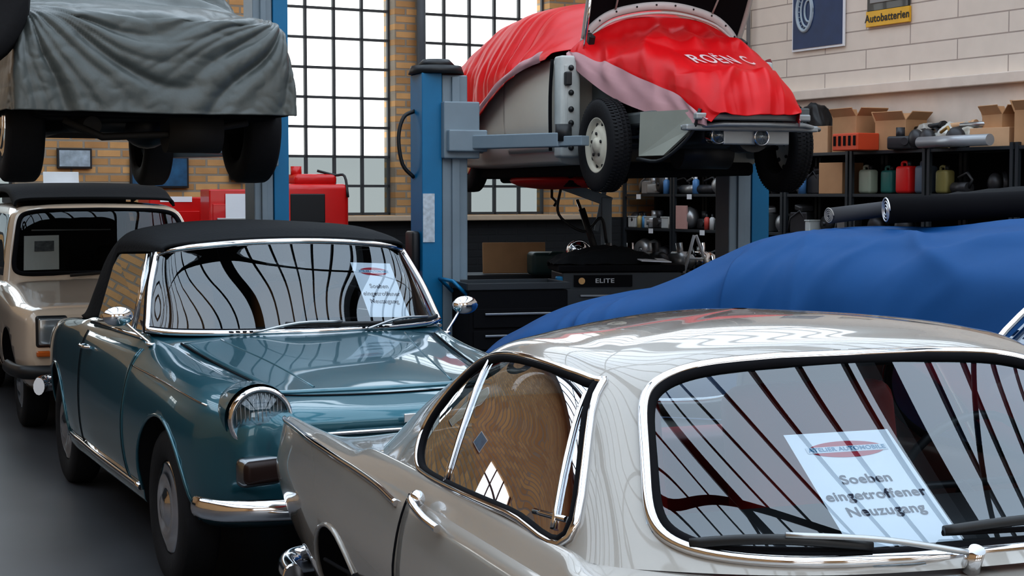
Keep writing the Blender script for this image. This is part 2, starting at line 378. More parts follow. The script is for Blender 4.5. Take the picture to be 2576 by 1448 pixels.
for k in range(4):
    for j in range(6):
        xa=ox0+(ox1-ox0)*k/4; xb=ox0+(ox1-ox0)*(k+1)/4; ya=oy0+(oy1-oy0)*j/6; yb=oy0+(oy1-oy0)*(j+1)/6
        if (k+j)%3==0: m.tube([(xa,ya,CH-.15),(xb,yb,CH-.15)],.03,6)
struct(m.done('window_4',[barm],None,loc=LC,rz=RZ))
pane=glassmat('clear_pane',(.97,.99,.99),.02,.1,mx_=.2); panef=glassmat('frosted_pane',(.37,.40,.41),.02,.1,mx_=.1); frm=M('window_steel',(.06,.065,.07),.6)
def window(n,x0,x1,cols,z0=1.4,z1=5.4):
    m=MB(); rh=.317; y=.16
    for k in range(cols+1):
        x=x0+(x1-x0)*k/cols; m.box((x,y,(z0+z1)/2),(.05 if k in(0,cols) else .030,.04,z1-z0))
    k=0
    while z0+k*rh<z1: m.box(((x0+x1)/2,y,z0+k*rh),(x1-x0,.04,.055 if k==0 else .028)); k+=1
    zs=z0+rh*2
    m.box(((x0+x1)/2,y+.02,(z0+zs)/2),(x1-x0,.006,zs-z0),mi=2); m.box(((x0+x1)/2,y+.02,(zs+z1)/2),(x1-x0,.006,z1-zs),mi=1)
    return struct(m.done('window_%d'%n,[frm,pane,panef],None,loc=C-Vv*WIDE,rz=RZ))
window(1,*holes[0][:2],4); window(2,*holes[1][:2],5); window(3,*holes[2][:2],4); window(5,*holes[3][:2],3,1.4,2.6)
sillm=M('sandstone_sill',(.6,.48,.36),.7)
struct(MB().box((WIDE-3.0,-.03,1.365),(4.0,.14,.06),bev=.01).done('trim_1',[sillm],None,loc=C-Vv*WIDE,rz=RZ))
struct(MB().box((DEEP/2,-.06,2.64),(DEEP,.12,.1),bev=.01).box((DEEP/2,-.02,2.42),(DEEP,.04,.34)).done('trim_2',[M('ledge_paint',(.70,.61,.54),.6)],None,loc=C,rz=RZW))
def wpos(t,d,z=0): return C-U*t-Vv*d+Vector((0,0,z))
def bpos(s,d,z=0): return C-Vv*s-U*d+Vector((0,0,z))
MB().cyl(wpos(1.89,.05,2.7),wpos(1.89,.05,6.1),.022).done('conduit_pipe',[M('pipe_grey',(.3,.31,.32),.5)],None,label='thin grey steel conduit pipe running up the painted block wall',cat='pipe')
MB().cyl(bpos(3.12,.12,1.5),bpos(3.12,.12,6.1),.05).done('downpipe',[M('pipe_dark',(.12,.14,.16),.5)],None,label='dark grey vertical pipe on the brick pier',cat='pipe')
def wallpanel(name,label,cat,t0,t1,z0,z1):
    e=top(name,label,cat,wpos((t0+t1)/2,.02,(z0+z1)/2),RZW); return e,(t1-t0),(z1-z0)
e,pw,ph=wallpanel('poster','dark blue framed tyre poster hung on the painted block wall','poster',2.62,3.45,3.1,4.3)
MB().box((0,0,0),(pw,.02,ph),bev=.004).done('frame',[white],e)
MB().box((0,-.012,0),(pw-.05,.01,ph-.05)).done('print',[M('navy_print',(.015,.04,.12),.5,var=.3)],e)
m=MB()
for k,(rr,cx,cz) in enumerate(((.2,-.2,-.2),(.16,-.16,-.2),(.11,-.13,-.2))):
    m.tube([(cx+math.cos(q)*rr*.6,-.02,cz+math.sin(q)*rr) for q in [2*math.pi*j/32 for j in range(32)]],.012 if k else .02,6,True)
for j in range(20):
    q=2*math.pi*j/20; m.tube([(-.2+math.cos(q)*.12,-.02,-.2+math.sin(q)*.2),(-.18+math.cos(q)*.1,-.02,-.2+math.sin(q)*.165)],.006,4)
m.done('tyre_drawing',[M('pale_print',(.4,.48,.55),.6)],e)
e,pw,ph=wallpanel('advertising_sign','yellow and black enamel battery sign on the painted block wall','sign',3.78,4.39,3.25,3.85)
MB().box((0,0,-ph/2+.075),(pw,.03,.15),bev=.004).done('lower_panel',[M('yellow_enamel',(.75,.42,.03),.4)],e)
MB().box((0,0,.075),(pw-.03,.028,ph-.15),bev=.004).done('upper_panel',[M('black_enamel',(.03,.03,.03),.3,coat=.5)],e)
MB().box((0,-.02,.02),(pw-.14,.02,.2),bev=.006).tube([(-.15,-.03,.1),(-.1,-.03,.14),(.1,-.03,.14),(.15,-.03,.1)],.01,6).done('battery_picture',[M('grey_print',(.3,.3,.3),.5)],e)
text('lettering','Autobatterien',.105,Matrix.Translation((0,-.018,-ph/2+.075))@Matrix.Rotation(math.pi/2,4,'X'),M('black_print',(.02,.02,.02),.5),e,bold=.002)
def bpanel(name,label,cat,s,z,wd,ht,mat,fr):
    e=top(name,label,cat,bpos(s,.03,z),RZ); MB().box((0,0,0),(wd,.03,ht),bev=.004).done('frame',[fr],e)
    MB().box((0,-.016,0),(wd-.04,.01,ht-.04)).done('print',[mat],e); return e
bpanel('framed_picture','small framed photograph of a building on the brick wall','picture',6.85,1.98,.34,.2,M('photo_print',(.35,.42,.48),.5,var=.7,nscale=14),black)
bpanel('wall_poster','blue poster with a technical drawing on the brick wall','poster',6.0,1.85,.6,.32,M('blue_poster',(.02,.10,.2),.4,var=.7,nscale=9),black)
for i,(s,z) in enumerate(((9.8,2.6),(11.2,2.6),(14.0,2.6))):
    bpanel('framed_picture','framed vintage poster on the brick wall','picture',s,z,.5,.35,M('poster_print%d'%(i%3),[(.5,.45,.35),(.12,.25,.33),(.45,.2,.12)][i%3],.5,var=.5,nscale=7),white)
# ================================================================ TEAL CABRIOLET
def hdg(x,y): return math.atan2(y,x)
def cabrio():
    e=top('car','teal blue metallic vintage cabriolet with closed black soft top','car',(-.721,6.89,0),hdg(.433,-.901))
    S=[sect(.72,[(0,.50),(.4,.50),(.52,.53),(.56,.62),(.55,.70),(.50,.74),(.42,.745),(.25,.745),(0,.745)]),
       sect(.69,[(0,.42),(.5,.42),(.63,.47),(.67,.60),(.66,.73),(.58,.79),(.46,.785),(.25,.78),(0,.775)]),
       sect(.60,[(0,.34),(.55,.34),(.69,.42),(.72,.60),(.71,.76),(.60,.84),(.47,.82),(.25,.81),(0,.805)]),
       sect(.42,[(0,.30),(.62,.30),(.76,.40),(.79,.60),(.755,.79),(.62,.875),(.48,.85),(.25,.85),(0,.85)]),
       sect(.1,[(0,.27),(.68,.27),(.80,.38),(.83,.60),(.79,.815),(.66,.90),(.52,.885),(.27,.905),(0,.91)]),
       sect(-.25,[(0,.25),(.70,.25),(.81,.36),(.84,.60),(.80,.83),(.68,.925),(.56,.925),(.3,.955),(0,.96)]),
       sect(-.5,[(0,.25),(.70,.25),(.81,.36),(.845,.60),(.805,.84),(.70,.95),(.62,.965),(.35,.985),(0,.99)]),
       sect(-.66,[(0,.25),(.70,.25),(.81,.36),(.845,.60),(.805,.84),(.72,.965),(.66,.985),(.35,.99),(0,.995)]),
       sect(-.74,[(0,.25),(.70,.25),(.81,.36),(.845,.60),(.805,.84),(.735,.965),(.68,.97),(.62,.62),(0,.60)]),
       sect(-1.3,[(0,.25),(.70,.25),(.81,.36),(.84,.60),(.81,.85),(.745,.965),(.69,.96),(.64,.5),(0,.48)]),
       sect(-1.85,[(0,.25),(.70,.25),(.80,.36),(.825,.60),(.805,.85),(.75,.955),(.69,.96),(.63,.6),(0,.58)]),
       sect(-1.98,[(0,.25),(.70,.25),(.80,.36),(.82,.60),(.80,.85),(.75,.955),(.69,.965),(.4,.975),(0,.98)]),
       sect(-2.5,[(0,.27),(.68,.27),(.77,.37),(.80,.60),(.79,.83),(.735,.93),(.62,.94),(.4,.955),(0,.96)]),
       sect(-3.1,[(0,.30),(.60,.30),(.70,.40),(.74,.60),(.73,.79),(.68,.88),(.58,.87),(.4,.88),(0,.885)]),
       sect(-3.5,[(0,.36),(.55,.36),(.64,.44),(.67,.60),(.665,.75),(.62,.82),(.54,.80),(.4,.79),(0,.79)]),
       sect(-3.62,[(0,.42),(.5,.42),(.59,.48),(.62,.60),(.62,.70),(.58,.76),(.5,.74),(.4,.73),(0,.73)])]
    sf=Surf(S,True,'mono','cr'); G,_,_=sf.full(6,7); body=gridobj('body',G,teal,e,True,True); B=bvh(body)
    body.data.materials.append(blackm)
    boolcut(body,[arch(0,-1,-.5,.34,.365,blackm,e),arch(0,1,.5,.34,.365,blackm,e),arch(-2.61,-1,-.5,.32,.36,blackm,e),arch(-2.61,1,.5,.32,.36,blackm,e),
        MB().box((.72,0,.60),(.16,.80,.16),bev=.03).done('cutter',[blackm],e)])
    for s in (-1,1):
        F=lambda x,z,o,s=s: side_hit(B,x,z,s,o)
        wheel(e,0,s*.72,.325,.325,.165,s); wheel(e,-2.61,s*.67,.325,.325,.165,s)
        d=patch('door',F,[(-.62,.36),(-1.72,.36),(-1.72,.93),(-.60,.93)],teal,e,off=.004)
        surfline('door_gap',F,[(-.61,.93),(-.625,.65),(-.63,.36)],.004,blackm,e,k=8)
        surfline('door_gap',F,[(-1.73,.93),(-1.735,.65),(-1.73,.36)],.004,blackm,e,k=8)
        surfline('side_crease',F,[(.46,.80),(.1,.832),(-.3,.85),(-.6,.86)],.0045,chrome,e,off=.001,k=8)
        surfline('sill_strip',F,[(-.40,.345),(-1.3,.345),(-2.22,.345)],.014,chrome,e,off=.004,k=10)
        h=side_hit(B,-1.55,.86,s,.02); MB().tube(smoothpts([(h.x-.09,h.y-s*.015,h.z),(h.x-.07,h.y+s*.015,h.z),(h.x+.05,h.y+s*.018,h.z),(h.x+.09,h.y-s*.01,h.z)],5),.009,8).done('handle',[chrome],d)
        for (cx,cz,rr) in ((0,.34,.37),(-2.61,.32,.365)):
            P=[]
            for k in range(25):
                a=math.pi*k/24; q=side_hit(B,cx+math.cos(a)*rr,cz+math.sin(a)*rr,s,.001)
                if q: P.append(q)
            tube('arch_lip',P,.008,teal,e)
        Mt=Matrix.Translation((.58,s*.585,.765))@Matrix.Rotation(-math.pi/2,4,'Z')
        MB().rev([(-.35,.04),(-.25,.09),(-.12,.125),(-.04,.135),(.05,.132)],Mt).done('lamp_cowl',[teal],e)
        lamp(e,.655,s*.585,.765,.110,tilt=s*.06)
        i=MB().box((.70,s*.565,.575),(.07,.27,.115),rot=(0,0,s*-.25),bev=.028,seg=4).done('indicator_housing',[M('worn_chrome',(.25,.26,.27),.25,1)],e)
        MB().box((.728,s*.565,.575),(.055,.24,.09),rot=(0,0,s*-.25),bev=.024,seg=4).done('indicator_lens',[amber],i)
    T=lambda x,y,o: top_hit(B,x,y,o)
    patch('bonnet',T,[(.50,-.47),(-.45,-.60),(-.45,.60),(.50,.47)],teal,e,off=.006,n=(30,30),th=.008)
    tube('bonnet_gap',smoothpts([q for q in [T(x,y,.001) for x,y in ((-.46,-.61),(0,-.55),(.35,-.505),(.50,-.48),(.535,-.40),(.545,-.2),(.545,0),(.545,.2),(.535,.4),(.5,.48),(.35,.505),(0,.55),(-.46,.61))] if q],6),.005,blackm,e)
    for s in(-1,1): surfline('bonnet_ridge',T,[(.45,s*.30),(0,s*.36),(-.42,s*.44)],.006,teal,e,off=.004,k=8)
    vg=MB()
    for k in range(26): vg.box((-.475,-.38+k*.03,1.003),(.05,.014,.006))
    vg.done('cowl_vent',[blackm],e)
    tube('nose_trim',[(.725,y,.70) for y in (-.4,-.2,0,.2,.4)],.008,chrome,e,k=4)
    g=MB()
    for k in range(5): g.tube([(.70,-.38,.55+k*.03),(.71,0,.55+k*.03),(.70,.38,.55+k*.03)],.005,6)
    g.done('grille',[chrome],e)
    MB().box((.748,.0,.745),(.01,.06,.035),bev=.003).done('emblem',[chrome],e)
    bm_=smoothpts([(.60,-.82,.44),(.68,-.80,.44),(.77,-.72,.44),(.84,-.45,.44),(.865,0,.44),(.84,.45,.44),(.77,.72,.44),(.68,.80,.44),(.60,.82,.44)],6)
    tube('front_bumper',bm_,.026,chrome,e,n=14,flat=1.6)
    tube('rear_bumper',[(-p.x*1.02-2.93,p.y*.9,p.z) for p in bm_],.034,chrome,e,n=14,flat=1.6)
    W=Surf([openrow([(-.655,.715,1.01),(-.57,.60,1.0),(-.48,.32,.995),(-.44,0,.995)]),
            openrow([(-.77,.675,1.18),(-.69,.57,1.19),(-.63,.30,1.205),(-.60,0,1.21)]),
            openrow([(-.885,.615,1.345),(-.84,.535,1.368),(-.80,.28,1.392),(-.785,0,1.40)])])
    G,_,_=W.full(12,8); gl=gridobj('windscreen',G,wglass,e)
    nv=6
    per=[W.at(0,v) for v in np.linspace(0,nv,30)]+[W.at(u,nv) for u in np.linspace(.1,1.9,12)]+[W.at(2,v) for v in np.linspace(nv,0,30)]+[W.at(u,0) for u in np.linspace(1.9,.1,12)]
    tube('windscreen_frame',per,.015,chrome,e,closed=True,n=10)
    tube('windscreen_seal',[p+Vector((-.012,0,-.0)) for p in per],.020,blackm,e,closed=True,n=8)
    n=W.nrm(1,4.4,(1,0,1)); up=(W.at(1.5,4.4)-W.at(.5,4.4)); rt=(W.at(1,4.8)-W.at(1,4.0))
    sheet_sign(e,W.at(.88,4.36)-n*.02,rt,up,1.08)
    for (v0,v1,u0,u1) in ((2.6,4.1,.12,.06),(4.3,5.7,.05,.08)):
        b=[W.at(u0+(u1-u0)*t,v0+(v1-v0)*t)+W.nrm(u0+.1,v0+(v1-v0)*t,(1,0,1))*.018 for t in np.linspace(0,1,12)]
        o=tube('wiper',b,.008,black,e,flat=1.3); mid=b[6]+Vector((.01,0,.012)); piv=W.at(.02,v0-.5)+Vector((.05,0,0))
        tube('wiper_arm',[piv,piv.lerp(mid,.5)+Vector((.01,0,.02)),mid],.006,steel,o,k=4)
    def st(x,*p): return openrow([(x,)+q for q in p])
    R=[st(-.825,(.60,1.355),(.59,1.375),(.52,1.39),(.3,1.405),(0,1.415)),
       st(-.95,(.625,1.352),(.61,1.39),(.53,1.42),(.3,1.445),(0,1.455)),
       st(-1.3,(.635,1.34),(.62,1.40),(.53,1.45),(.3,1.475),(0,1.485)),
       st(-1.62,(.64,1.32),(.625,1.385),(.54,1.44),(.3,1.475),(0,1.485)),
       st(-1.76,(.70,1.0),(.66,1.25),(.57,1.41),(.3,1.455),(0,1.465)),
       st(-1.95,(.72,.965),(.68,1.15),(.58,1.34),(.33,1.40),(0,1.42)),
       st(-2.15,(.71,.96),(.66,1.08),(.56,1.2),(.36,1.27),(0,1.29)),
       st(-2.35,(.69,.955),(.62,1.0),(.52,1.06),(.36,1.10),(0,1.11)),
       st(-2.48,(.66,.95),(.58,.95),(.48,.95),(.36,.955),(0,.96))]
    G,_,_=Surf(R,False,'mono','cr').full(8,8); gridobj('soft_top',G,softtop,e,solid=.012)
    tube('header_trim',[W.at(2,v)+Vector((-.01,0,.014)) for v in np.linspace(0,nv,30)],.013,softtop,e)
    for s in (-1,1):
        V=[(-.74,s*.71,.985),(-1.70,s*.735,.975),(-1.66,s*.64,1.32),(-.93,s*.625,1.345)]
        MB().poly(V,[(0,1,2,3)]).done('side_window',[sglass],e)
        tube('window_trim',[V[0],(-.83,s*.665,1.17),V[3]],.013,chrome,e)
        tube('window_trim',[(-.95,s*.715,.985),(-1.0,s*.63,1.34)],.012,chrome,e)
        tube('belt_trim',[(-.68,s*.735,.978),(-1.74,s*.755,.97)],.009,chrome,e)
        bx=-.62
        o=MB().tube(smoothpts([(bx+.05,s*.72,.955),(bx+.0,s*.79,1.02),(bx-.03,s*.83,1.065)],5),.006,8).cyl((bx+.05,s*.72,.945),(bx+.05,s*.72,.96),.02).done('mirror_stalk',[chrome],e)
        MB().sph((bx-.02,s*.85,1.078),.060,(.5,1.15,.75)).done('mirror',[chrome],o)
    MB().box((-.86,0,.90),(.30,1.25,.16),bev=.05,seg=4).done('dashboard',[darkint],e)
    MB().cyl((-.78,-.05,1.28),(-.86,.06,1.28),.02).box((-.86,0,1.27),(.02,.2,.06),bev=.01).done('rear_view_mirror',[black],e)
    steering(e,-1.12,.36,.99); seat(e,-1.5,-.36,.5,tanl); seat(e,-1.5,.36,.5,tanl)
    MB().box((-1.95,0,.85),(.1,1.2,.4),bev=.04,seg=3).done('rear_bench',[darkint],e)
cabrio()
# ================================================================ GREY COUPE
def coupe():
    e=top('car','glossy light grey vintage coupe with chrome window trim','car',(1.142,2.625,0),hdg(.350,-.937))
    lo=[(0,.25),(.70,.25),(.80,.38),(.87,.60),(.865,.74)]
    S=[sect(.3,[(0,.30),(.6,.30),(.74,.40),(.80,.58),(.79,.70),(.72,.78),(.6,.80),(.35,.82),(0,.83)]),
       sect(-.2,[(0,.25),(.70,.25),(.80,.38),(.86,.60),(.85,.73),(.78,.83),(.66,.86),(.35,.87),(0,.88)]),
       sect(-.62,lo+[(.82,.855),(.74,.89),(.4,.89),(0,.895)]),
       sect(-.76,lo+[(.825,.86),(.75,.895),(.4,.88),(0,.88)]),
       sect(-.86,lo+[(.825,.86),(.76,.89),(.70,.55),(0,.5)]),
       sect(-1.5,lo+[(.825,.86),(.77,.885),(.71,.5),(0,.45)]),
       sect(-2.3,lo+[(.83,.86),(.76,.875),(.68,.55),(0,.5)]),
       sect(-2.42,lo+[(.83,.862),(.74,.87),(.5,.86),(0,.86)]),
       sect(-2.8,[(0,.27),(.68,.27),(.80,.38),(.865,.60),(.86,.75),(.82,.865),(.70,.85),(.4,.86),(0,.87)]),
       sect(-3.1,[(0,.30),(.66,.30),(.78,.40),(.85,.62),(.85,.75),(.80,.858),(.67,.81),(.4,.815),(0,.82)]),
       sect(-3.36,[(0,.35),(.6,.35),(.75,.43),(.83,.63),(.83,.74),(.785,.85),(.66,.77),(.4,.75),(0,.75)]),
       sect(-3.43,[(0,.42),(.55,.42),(.72,.48),(.80,.64),(.805,.74),(.775,.84),(.64,.70),(.4,.66),(0,.66)]),
       sect(-3.45,[(0,.46),(.5,.46),(.68,.52),(.76,.64),(.78,.73),(.768,.80),(.62,.66),(.4,.62),(0,.62)])]
    G,_,_=Surf(S,True,'mono','cr').full(7,7); body=gridobj('body',G,cream,e,True,True); B=bvh(body); body.data.materials.append(blackm)
    boolcut(body,[arch(-2.45,-1,-.5,.31,.335,blackm,e),arch(-2.45,1,.5,.31,.335,blackm,e),arch(0,-1,-.5,.31,.335,blackm,e),arch(0,1,.5,.31,.335,blackm,e)])
    for s in(-1,1):
        F=lambda x,z,o,s=s: side_hit(B,x,z,s,o)
        wheel(e,0,s*.68,.31,.31,.165,s); wheel(e,-2.45,s*.68,.31,.31,.165,s)
        d=patch('door',F,[(-.72,.34),(-1.70,.34),(-1.78,.855),(-.74,.855)],cream,e,off=.004)
        surfline('door_gap',F,[(-1.79,.86),(-1.78,.65),(-1.71,.34)],.0035,blackm,e,k=8)
        surfline('fin_trim',F,[(-3.42,.835),(-3.1,.842),(-2.6,.845),(-2.1,.84),(-1.85,.825)],.009,chrome,e,off=.004,k=12)
        surfline('side_strip',F,[(-1.95,.60),(-2.2,.56),(-2.6,.52)],.006,blackm,e,off=.003,k=8)
        h=side_hit(B,-1.56,.845,s,.02)
        MB().tube(smoothpts([(h.x-.11,h.y-s*.012,h.z+.025),(h.x-.09,h.y+s*.018,h.z+.02),(h.x+.02,h.y+s*.022,h.z),(h.x+.10,h.y+s*.01,h.z-.015)],5),.010,10).sph((h.x-.09,h.y,h.z+.022),.024,(1,.8,.9)).done('handle',[chrome],d)
        MB().sph((-3.42,s*.73,.62),.07,(.5,.9,1.3)).done('tail_lamp',[M('red_lens',(.4,.02,.02),.15,coat=1)],e)
        P=[]
        for k in range(25):
            a=math.pi*k/24; q=side_hit(B,-2.45+math.cos(a)*.34,.31+math.sin(a)*.34,s,.001)
            if q: P.append(q)
        tube('arch_lip',P,.008,cream,e)
        tube('rear_bumper',[(-3.18,s*.82,.32),(-3.38,s*.80,.32),(-3.47,s*.72,.32),(-3.50,s*.5,.32),(-3.51,s*.28,.32)],.036,chrome,e,k=6,n=14,flat=1.4)
        MB().sph((-3.54,s*.5,.35),.05,(.7,.8,1.6)).done('overrider',[chrome],e)
    R0=[(-.46,0,.905),(-.52,.38,.90),(-.68,.65,.895),(-.82,.765,.895),(-1.15,.785,.90),(-1.6,.795,.885),(-2.05,.775,.87),(-2.55,.68,.86),(-2.85,.38,.86),(-2.92,0,.87)]
    R1=[(-.75,0,1.075),(-.78,.37,1.07),(-.86,.585,1.065),(-.945,.69,1.06),(-1.2,.715,1.07),(-1.6,.72,1.065),(-2.0,.69,1.05),(-2.4,.56,1.03),(-2.62,.32,1.03),(-2.68,0,1.04)]
    R2=[(-1.04,0,1.25),(-1.045,.34,1.24),(-1.05,.51,1.22),(-1.11,.605,1.215),(-1.3,.63,1.24),(-1.6,.63,1.235),(-1.9,.585,1.195),(-2.2,.46,1.15),(-2.38,.27,1.15),(-2.42,0,1.165)]
    R3=[(-1.17,0,1.297),(-1.175,.28,1.29),(-1.19,.41,1.28),(-1.23,.50,1.275),(-1.37,.52,1.285),(-1.6,.51,1.278),(-1.82,.46,1.255),(-2.0,.35,1.235),(-2.12,.2,1.235),(-2.15,0,1.24)]
    R4=[(-1.32,0,1.322),(-1.325,.14,1.32),(-1.34,.22,1.317),(-1.37,.27,1.313),(-1.45,.29,1.314),(-1.6,.28,1.309),(-1.72,.25,1.303),(-1.82,.19,1.298),(-1.88,.1,1.298),(-1.9,0,1.300)]
    R5=[(-1.58+.02*math.cos(math.pi*k/9),.02*math.sin(math.pi*k/9),1.327) for k in range(10)]
    SF=Surf([ring(r) for r in (R0,R1,R2,R3,R4,R5)],True)
    K=30; G,us,vs=SF.full(K,K); nu,nv=G.shape[:2]
    poly=[(-.885,.925),(-1.07,1.185),(-1.12,1.215),(-1.3,1.232),(-1.55,1.23),(-1.75,1.20),(-1.88,1.14),(-1.965,1.05),(-1.975,.975),(-1.9,.918),(-1.75,.905),(-1.2,.918)]
    pp=[(p.x,p.y) for p in smoothpts([(a,b,0) for a,b in poly],6,True)]
    def inside(x,z):
        c=False; n=len(pp)
        for i in range(n):
            x1,z1=pp[i]; x2,z2=pp[i-1]
            if (z1>z)!=(z2>z) and x<(x2-x1)*(z-z1)/(z2-z1)+x1: c=not c
        return c
    def fv(u,v,e_=1.): v=min(v,18-v); return (v/2.12)**5+abs((u-1.07)/.98)**5<e_
    def rv(u,v): v=9-min(v,18-v); return (v/1.7)**5+abs((u-1.2)/.85)**5<1
    cls=[]
    for i in range(nu-1):
        for j in range(nv):
            u=(us[i]+us[i+1])/2; v=(j+.5)/K; va=min(v,18-v); c=0
            if va<3 and u<2.2 and fv(u,v): c=1
            elif va>7 and rv(u,v): c=3
            elif 2.6<va<7.3 and u<2.2:
                p=G[i,j]
                if .88<p[2]<1.25 and inside(p[0],p[2]): c=2 if v<9 else 4
            cls.append(c)
    cls=np.array(cls)
    gridobj('roof',G,cream,e,True,mask=cls==0)
    u2=np.linspace(.06,2.08,50); v2=np.linspace(-2.14,2.14,90); Gw=SF.grid(u2,v2)
    UU,VV=np.meshgrid(u2-1.07,v2,indexing='ij'); T_=np.stack([(UU**a*(VV/2)**b).ravel() for a in range(3) for b in range(7)],1)
    cf,_,_,_=np.linalg.lstsq(T_,Gw.reshape(-1,3),rcond=None); Gw2=(T_@cf).reshape(Gw.shape)
    mk=[abs((v2[j]+v2[j+1])/2/2.14)**5+abs(((u2[i]+u2[i+1])/2-1.07)/1.0)**5<1.04 for i in range(49) for j in range(89)]
    gridobj('windscreen',Gw2,wglass,e,False,mask=mk)
    gridobj('rear_window',G,wglass,e,True,mask=cls==3); gridobj('side_window',G,sglass,e,True,mask=cls==2); gridobj('side_window',G,sglass,e,True,mask=cls==4)
    def sup(a,b,cu,k,n=90):
        P=[]
        for i in range(n):
            t=2*math.pi*i/n; c,s_=math.cos(t),math.sin(t); P.append((cu+b*math.copysign(abs(s_)**(2/k),s_),a*math.copysign(abs(c)**(2/k),c)))
        return P
    wp=[SF.at(u,v) for u,v in sup(2.12,.98,1.07,5)]
    tube('windscreen_trim',[p+SF.nrm(1,0,(1,0,1))*.006 for p in wp],.0125,chrome,e,True,n=10)
    ip=[SF.at(u,v) for u,v in sup(2.04,.92,1.07,5)]
    tube('windscreen_seal',ip,.014,blackm,e,True,n=8)
    tube('rear_window_trim',[SF.at(u,9+v) for u,v in sup(1.7,.85,1.2,5)],.012,chrome,e,True)
    GB=BVHTree.FromPolygons([tuple(p) for p in G.reshape(-1,3)],gridfaces(nu,nv,True))
    for s in(-1,1):
        F=lambda x,z,o,s=s: side_hit(GB,x,z,s,o)
        P=[F(a,b,.004) for a,b in pp]; tube('window_frame',P,.0095,chrome,e,True,n=10)
        def shrink(a,b,k): cx,cz=-1.42,1.07; return cx+(a-cx)*k,cz+(b-cz)*k
        P=[F(*shrink(a,b,.965),.0) for a,b in pp]; tube('window_seal',P,.011,blackm,e,True,n=8)
        surfline('window_divider',F,[(-1.63,.91),(-1.70,1.21)],.0065,chrome,e,off=.004,k=8)
        surfline('window_divider',F,[(-.96,.93),(-1.10,1.19)],.0065,chrome,e,off=.004,k=8)
        surfline('window_catch',F,[(-.93,.955),(-1.08,.945)],.007,chrome,e,off=.0,k=4)
    v=-.40; u=.86
    n=SF.nrm(u,v,(1,0,1)); sheet_sign(e,SF.at(u,v)-n*.035,SF.at(u,v+.4)-SF.at(u,v-.4),SF.at(u+.3,v)-SF.at(u-.3,v),1.18)
    for (va,ua,vb,ub,pu,pv) in ((-1.80,.20,-.72,.17,.02,-.25),(-.30,.26,.85,.2,.02,1.0)):
        b=[SF.at(ua+(ub-ua)*t,va+(vb-va)*t)+n*(.018+.02*math.sin(math.pi*t)) for t in np.linspace(0,1,16)]
        o=tube('wiper',b,.008,black,e,flat=1.3)
        bl=[SF.at(ua+(ub-ua)*t,va+(vb-va)*t)+n*(.012) for t in np.linspace(0,1,16)]; tube('wiper_blade',bl,.006,blackm,o)
        mid=b[8]+n*.012; piv=SF.at(pu,pv)+n*.03; tube('wiper_arm',[piv,piv.lerp(mid,.5)+n*.012,mid],.006,steel,o,k=5)
        MB().cyl(piv-n*.04,piv+n*.01,.02,.016).done('wiper_pivot',[chrome],o)
    MB().box((-.93,0,.83),(.34,1.35,.18),bev=.05,seg=4).done('dashboard',[darkint],e)
    steering(e,-1.15,.38,.92); seat(e,-1.55,-.37,.44,redseat,.52); seat(e,-1.55,.37,.44,redseat,.52)
    MB().box((-2.25,0,.78),(.3,1.2,.25),bev=.06,seg=4).done('rear_bench',[redseat],e)
coupe()
